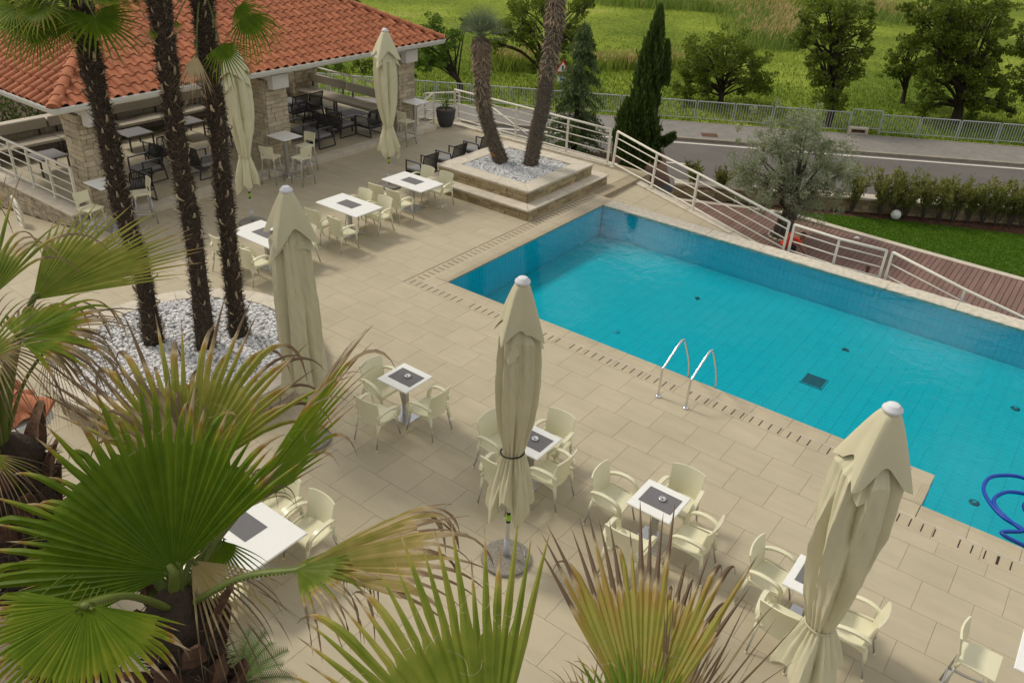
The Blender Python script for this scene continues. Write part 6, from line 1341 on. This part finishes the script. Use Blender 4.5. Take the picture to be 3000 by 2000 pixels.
pfan(f1_, (560, 1420), (330, 985), 5.6, 5.9, (.3, .3, .9), 56, 13, .4, .9, .6, .45, 'fan_dry', 32, .1, .5, 1.8, K=16, bent=.6, pr=.014, petiole_from=top)
pfan(f1_, (700, 1500), (845, 1270), 5.1, 5.2, (.6, .5, .5), 70, 12, .3, 2.2, .8, .5, 'fan_dry', 33, .0, .5, 1.8, K=16, bent=.8, pr=.014, petiole_from=top)
# palm below the bottom edge
c3 = atd(1600, 2330, 3.9); g3 = Vector((c3.x, c3.y, 0)); f3_, PF3, RF3 = palm('fan_palm', 'fan palm rising from below the bottom edge, with green and dry fans', [g3, g3+Vector((0, 0, c3.z*.5)), c3], lambda f: .15, 'trunk_core', 'foreground fan palms')
boots(f3_, PF3, RF3, 50, 12, .24, .07, .3, 1.0); K3 = dict(petiole_from=c3)
pfan(f3_, (1430, 2320), (1060, 1660), 3.45, 3.75, (.05, .35, .95), 100, 25, .62, .14, .16, .18, 'fan_yellow', 21, .10, .85, .5, K=16, lenfall=.06, bent=.28, pr=.024, **K3)
pfan(f3_, (1880, 2170), (1895, 1490), 3.75, 4.05, (.0, .3, 1), 70, 24, .64, .14, .34, .40, 'fan_yellow', 22, .12, .85, .6, K=15, lenfall=.12, bent=.3, pr=.022, **K3)
pfan(f3_, (1930, 2200), (2060, 1720), 3.9, 4.1, (.7, .2, .5), 70, 22, .58, .30, .5, .38, 'fan_dry', 23, .1, .4, 1.4, K=14, lenfall=.2, pr=.018, **K3)
pfan(f3_, (1880, 2180), (1790, 1740), 3.85, 4.0, (-.5, .3, .7), 70, 14, .35, .8, .5, .34, 'fan_dry', 24, .1, .4, 1.6, K=14, lenfall=.2, pr=.018, **K3)
pfan(f3_, (1720, 2140), (1690, 1880), 3.8, 3.9, (-.2, .4, .9), 130, 20, .25, .9, .8, .5, 'fan_dry', 25, .1, .3, 1.8, K=12, pr=.014, **K3)
pfan(f3_, (1990, 2180), (2330, 1690), 3.9, 4.2, (.4, .5, .7), 40, 6, .2, .35, .7, .45, 'fan_dry', 26, .0, .3, 1.2, K=14, pr=.012, **K3)
pfan(f3_, (1860, 2230), (1850, 1880), 3.65, 3.8, (0, .3, 1), 130, 24, .6, .2, .15, .0, 'fan_green', 27, .1, .45, .6, K=12, pr=.02, **K3)
# curly leaf threads
tm = MB(); g = random.Random(77)
for k in range(40):
    x, y, d = g.choice(((g.uniform(250, 700), g.uniform(1150, 1330), 4.85), (g.uniform(830, 1100), g.uniform(1080, 1300), 5.1), (g.uniform(1000, 1550), g.uniform(1750, 1990), 3.5), (g.uniform(1750, 2000), g.uniform(1750, 1990), 3.75)))
    p = atd(x, y, d-.04); pts_ = [p]; a = g.uniform(0, 6.28); v = Vector((math.cos(a), math.sin(a), g.uniform(-.3, .6)))*.02
    for q in range(9): v.rotate(Matrix.Rotation(g.uniform(-.2, .9), 3, Vector((g.uniform(-1, 1), g.uniform(-1, 1), 1)).normalized())); p = p+v; pts_.append(p)
    tm.tube(pts_, .0006, 3)
o = tm.build('leaf_threads', 'fan_thread' if 'fan_thread' in MT else 'stub', f1_); o.matrix_parent_inverse = Matrix.Translation(-f1_.location); tag(o, kind='stuff')
# cycad at the bottom
cc = onz(700, 2010, .35); cyc = thing('cycad', 'small dark sago cycad at the bottom edge beside the palm trunk', 'plant', (cc.x, cc.y, .0)); MB().lathe([(.12, 0), (.15, .2), (.10, .36), (0, .4)], n=12, cap=False).build('stem', 'boot_dark', cyc, True)
for k in range(22):
    a = k*2.4; e = R_(15+55*((k+.5)/22)); d = Vector((math.cos(a)*math.cos(e), math.sin(a)*math.cos(e), math.sin(e))); L = .62; m_ = MB(); p = Vector((0, 0, .36)); pts_ = [p]
    for q in range(14): d = (d+Vector((0, 0, -.07))).normalized(); p = p+d*L/14; pts_.append(p)
    m_.tube(pts_, [.006*(1-.7*i/14) for i in range(15)], 4)
    for i in range(2, 15):
        dd = (pts_[i]-pts_[i-1]).normalized(); s_ = dd.cross(Vector((0, 0, 1))).normalized()
        for h in (0, .5):
            c = pts_[i-1].lerp(pts_[i], h)
            for sg in (-1, 1): l = .13*math.sin(pi*min(1, (i+h)/15.5))+.03; e_ = c+(s_*sg+dd*.6+Vector((0, 0, .25))).normalized()*l; m_.add([c-dd*.010, c+dd*.010, e_], [(0, 1, 2)])
    m_.build('frond', 'leaf_cypress', cyc)
# roof corner of the building at the left
bl = thing('lower_building', 'corner of a red tiled roof with white gutter behind the left palm leaves', 'building'); cz = 2.5; X0, Y0 = 2.22, -9.37
MB().prism([(X0-.6, Y0-.6), (-3, Y0-.6), (-3, -13), (X0-.6, -13)], 0, cz-.02).build('wall', 'plaster', bl)
rf_ = MB().add([(X0-.02, Y0-.02, cz+.02), (-3.2, Y0-.02, cz+.02), (-3.2, -13.2, cz+.02), (X0-.02, -13.2, cz+.02), (X0-2.2, Y0-2.2, cz+1.1), (-1, Y0-2.2, cz+1.1), (X0-2.2, -13.2, cz+1.1)], [(0, 1, 5, 4), (3, 0, 4, 6)]).build('roof', 'roof_under', bl)
sl2 = math.atan2(1.08, 2.18); u2 = Vector((-math.cos(sl2), 0, math.sin(sl2)))
for r in range(7):
    for c in range(11):
        s_ = .15+c*.3
        if s_ < r*.29+.1: continue
        e = Vector((0, -1, 0)); nr = Vector((math.sin(sl2), 0, math.cos(sl2))); M4 = Matrix(((*(-e), 0), (*u2, 0), (*nr, 0), (0, 0, 0, 1))).transposed(); M4.translation = Vector((X0, Y0, cz+.03))+e*s_+u2*r*TL; o = ob('roof_tile', tme, None, rf_); o.matrix_world = M4
u3 = Vector((0, -math.cos(sl2), math.sin(sl2)))
for r in range(7):
    for c in range(16):
        s_ = .15+c*.3
        if s_ < r*.29+.1: continue
        e = Vector((-1, 0, 0)); nr = Vector((0, math.sin(sl2), math.cos(sl2))); M4 = Matrix(((*e, 0), (*u3, 0), (*nr, 0), (0, 0, 0, 1))).transposed(); M4.translation = Vector((X0, Y0, cz+.03))+e*s_+u3*r*TL; o = ob('roof_tile', tme, None, rf_); o.matrix_world = M4
a, b = Vector((X0+.02, Y0+.02, cz+.02)), Vector((X0-2.2, Y0-2.2, cz+1.1)); t_ = (b-a).normalized(); sx = t_.cross(Vector((0, 0, 1))).normalized(); up = sx.cross(t_)
for k in range(8): M4 = Matrix(((*sx, 0), (*t_, 0), (*up, 0), (0, 0, 0, 1))).transposed(); M4.translation = a+t_*(.37*k)+up*.06; o = ob('ridge_tile', rme, None, rf_); o.matrix_world = M4
MB().box((X0+.03, -11.3, cz-.03), (.12, 3.9, .11), ch=.01).build('gutter', 'gutter', bl); MB().box((-.4, Y0+.03, cz-.03), (5.3, .12, .11), ch=.01).build('gutter', 'gutter', bl)
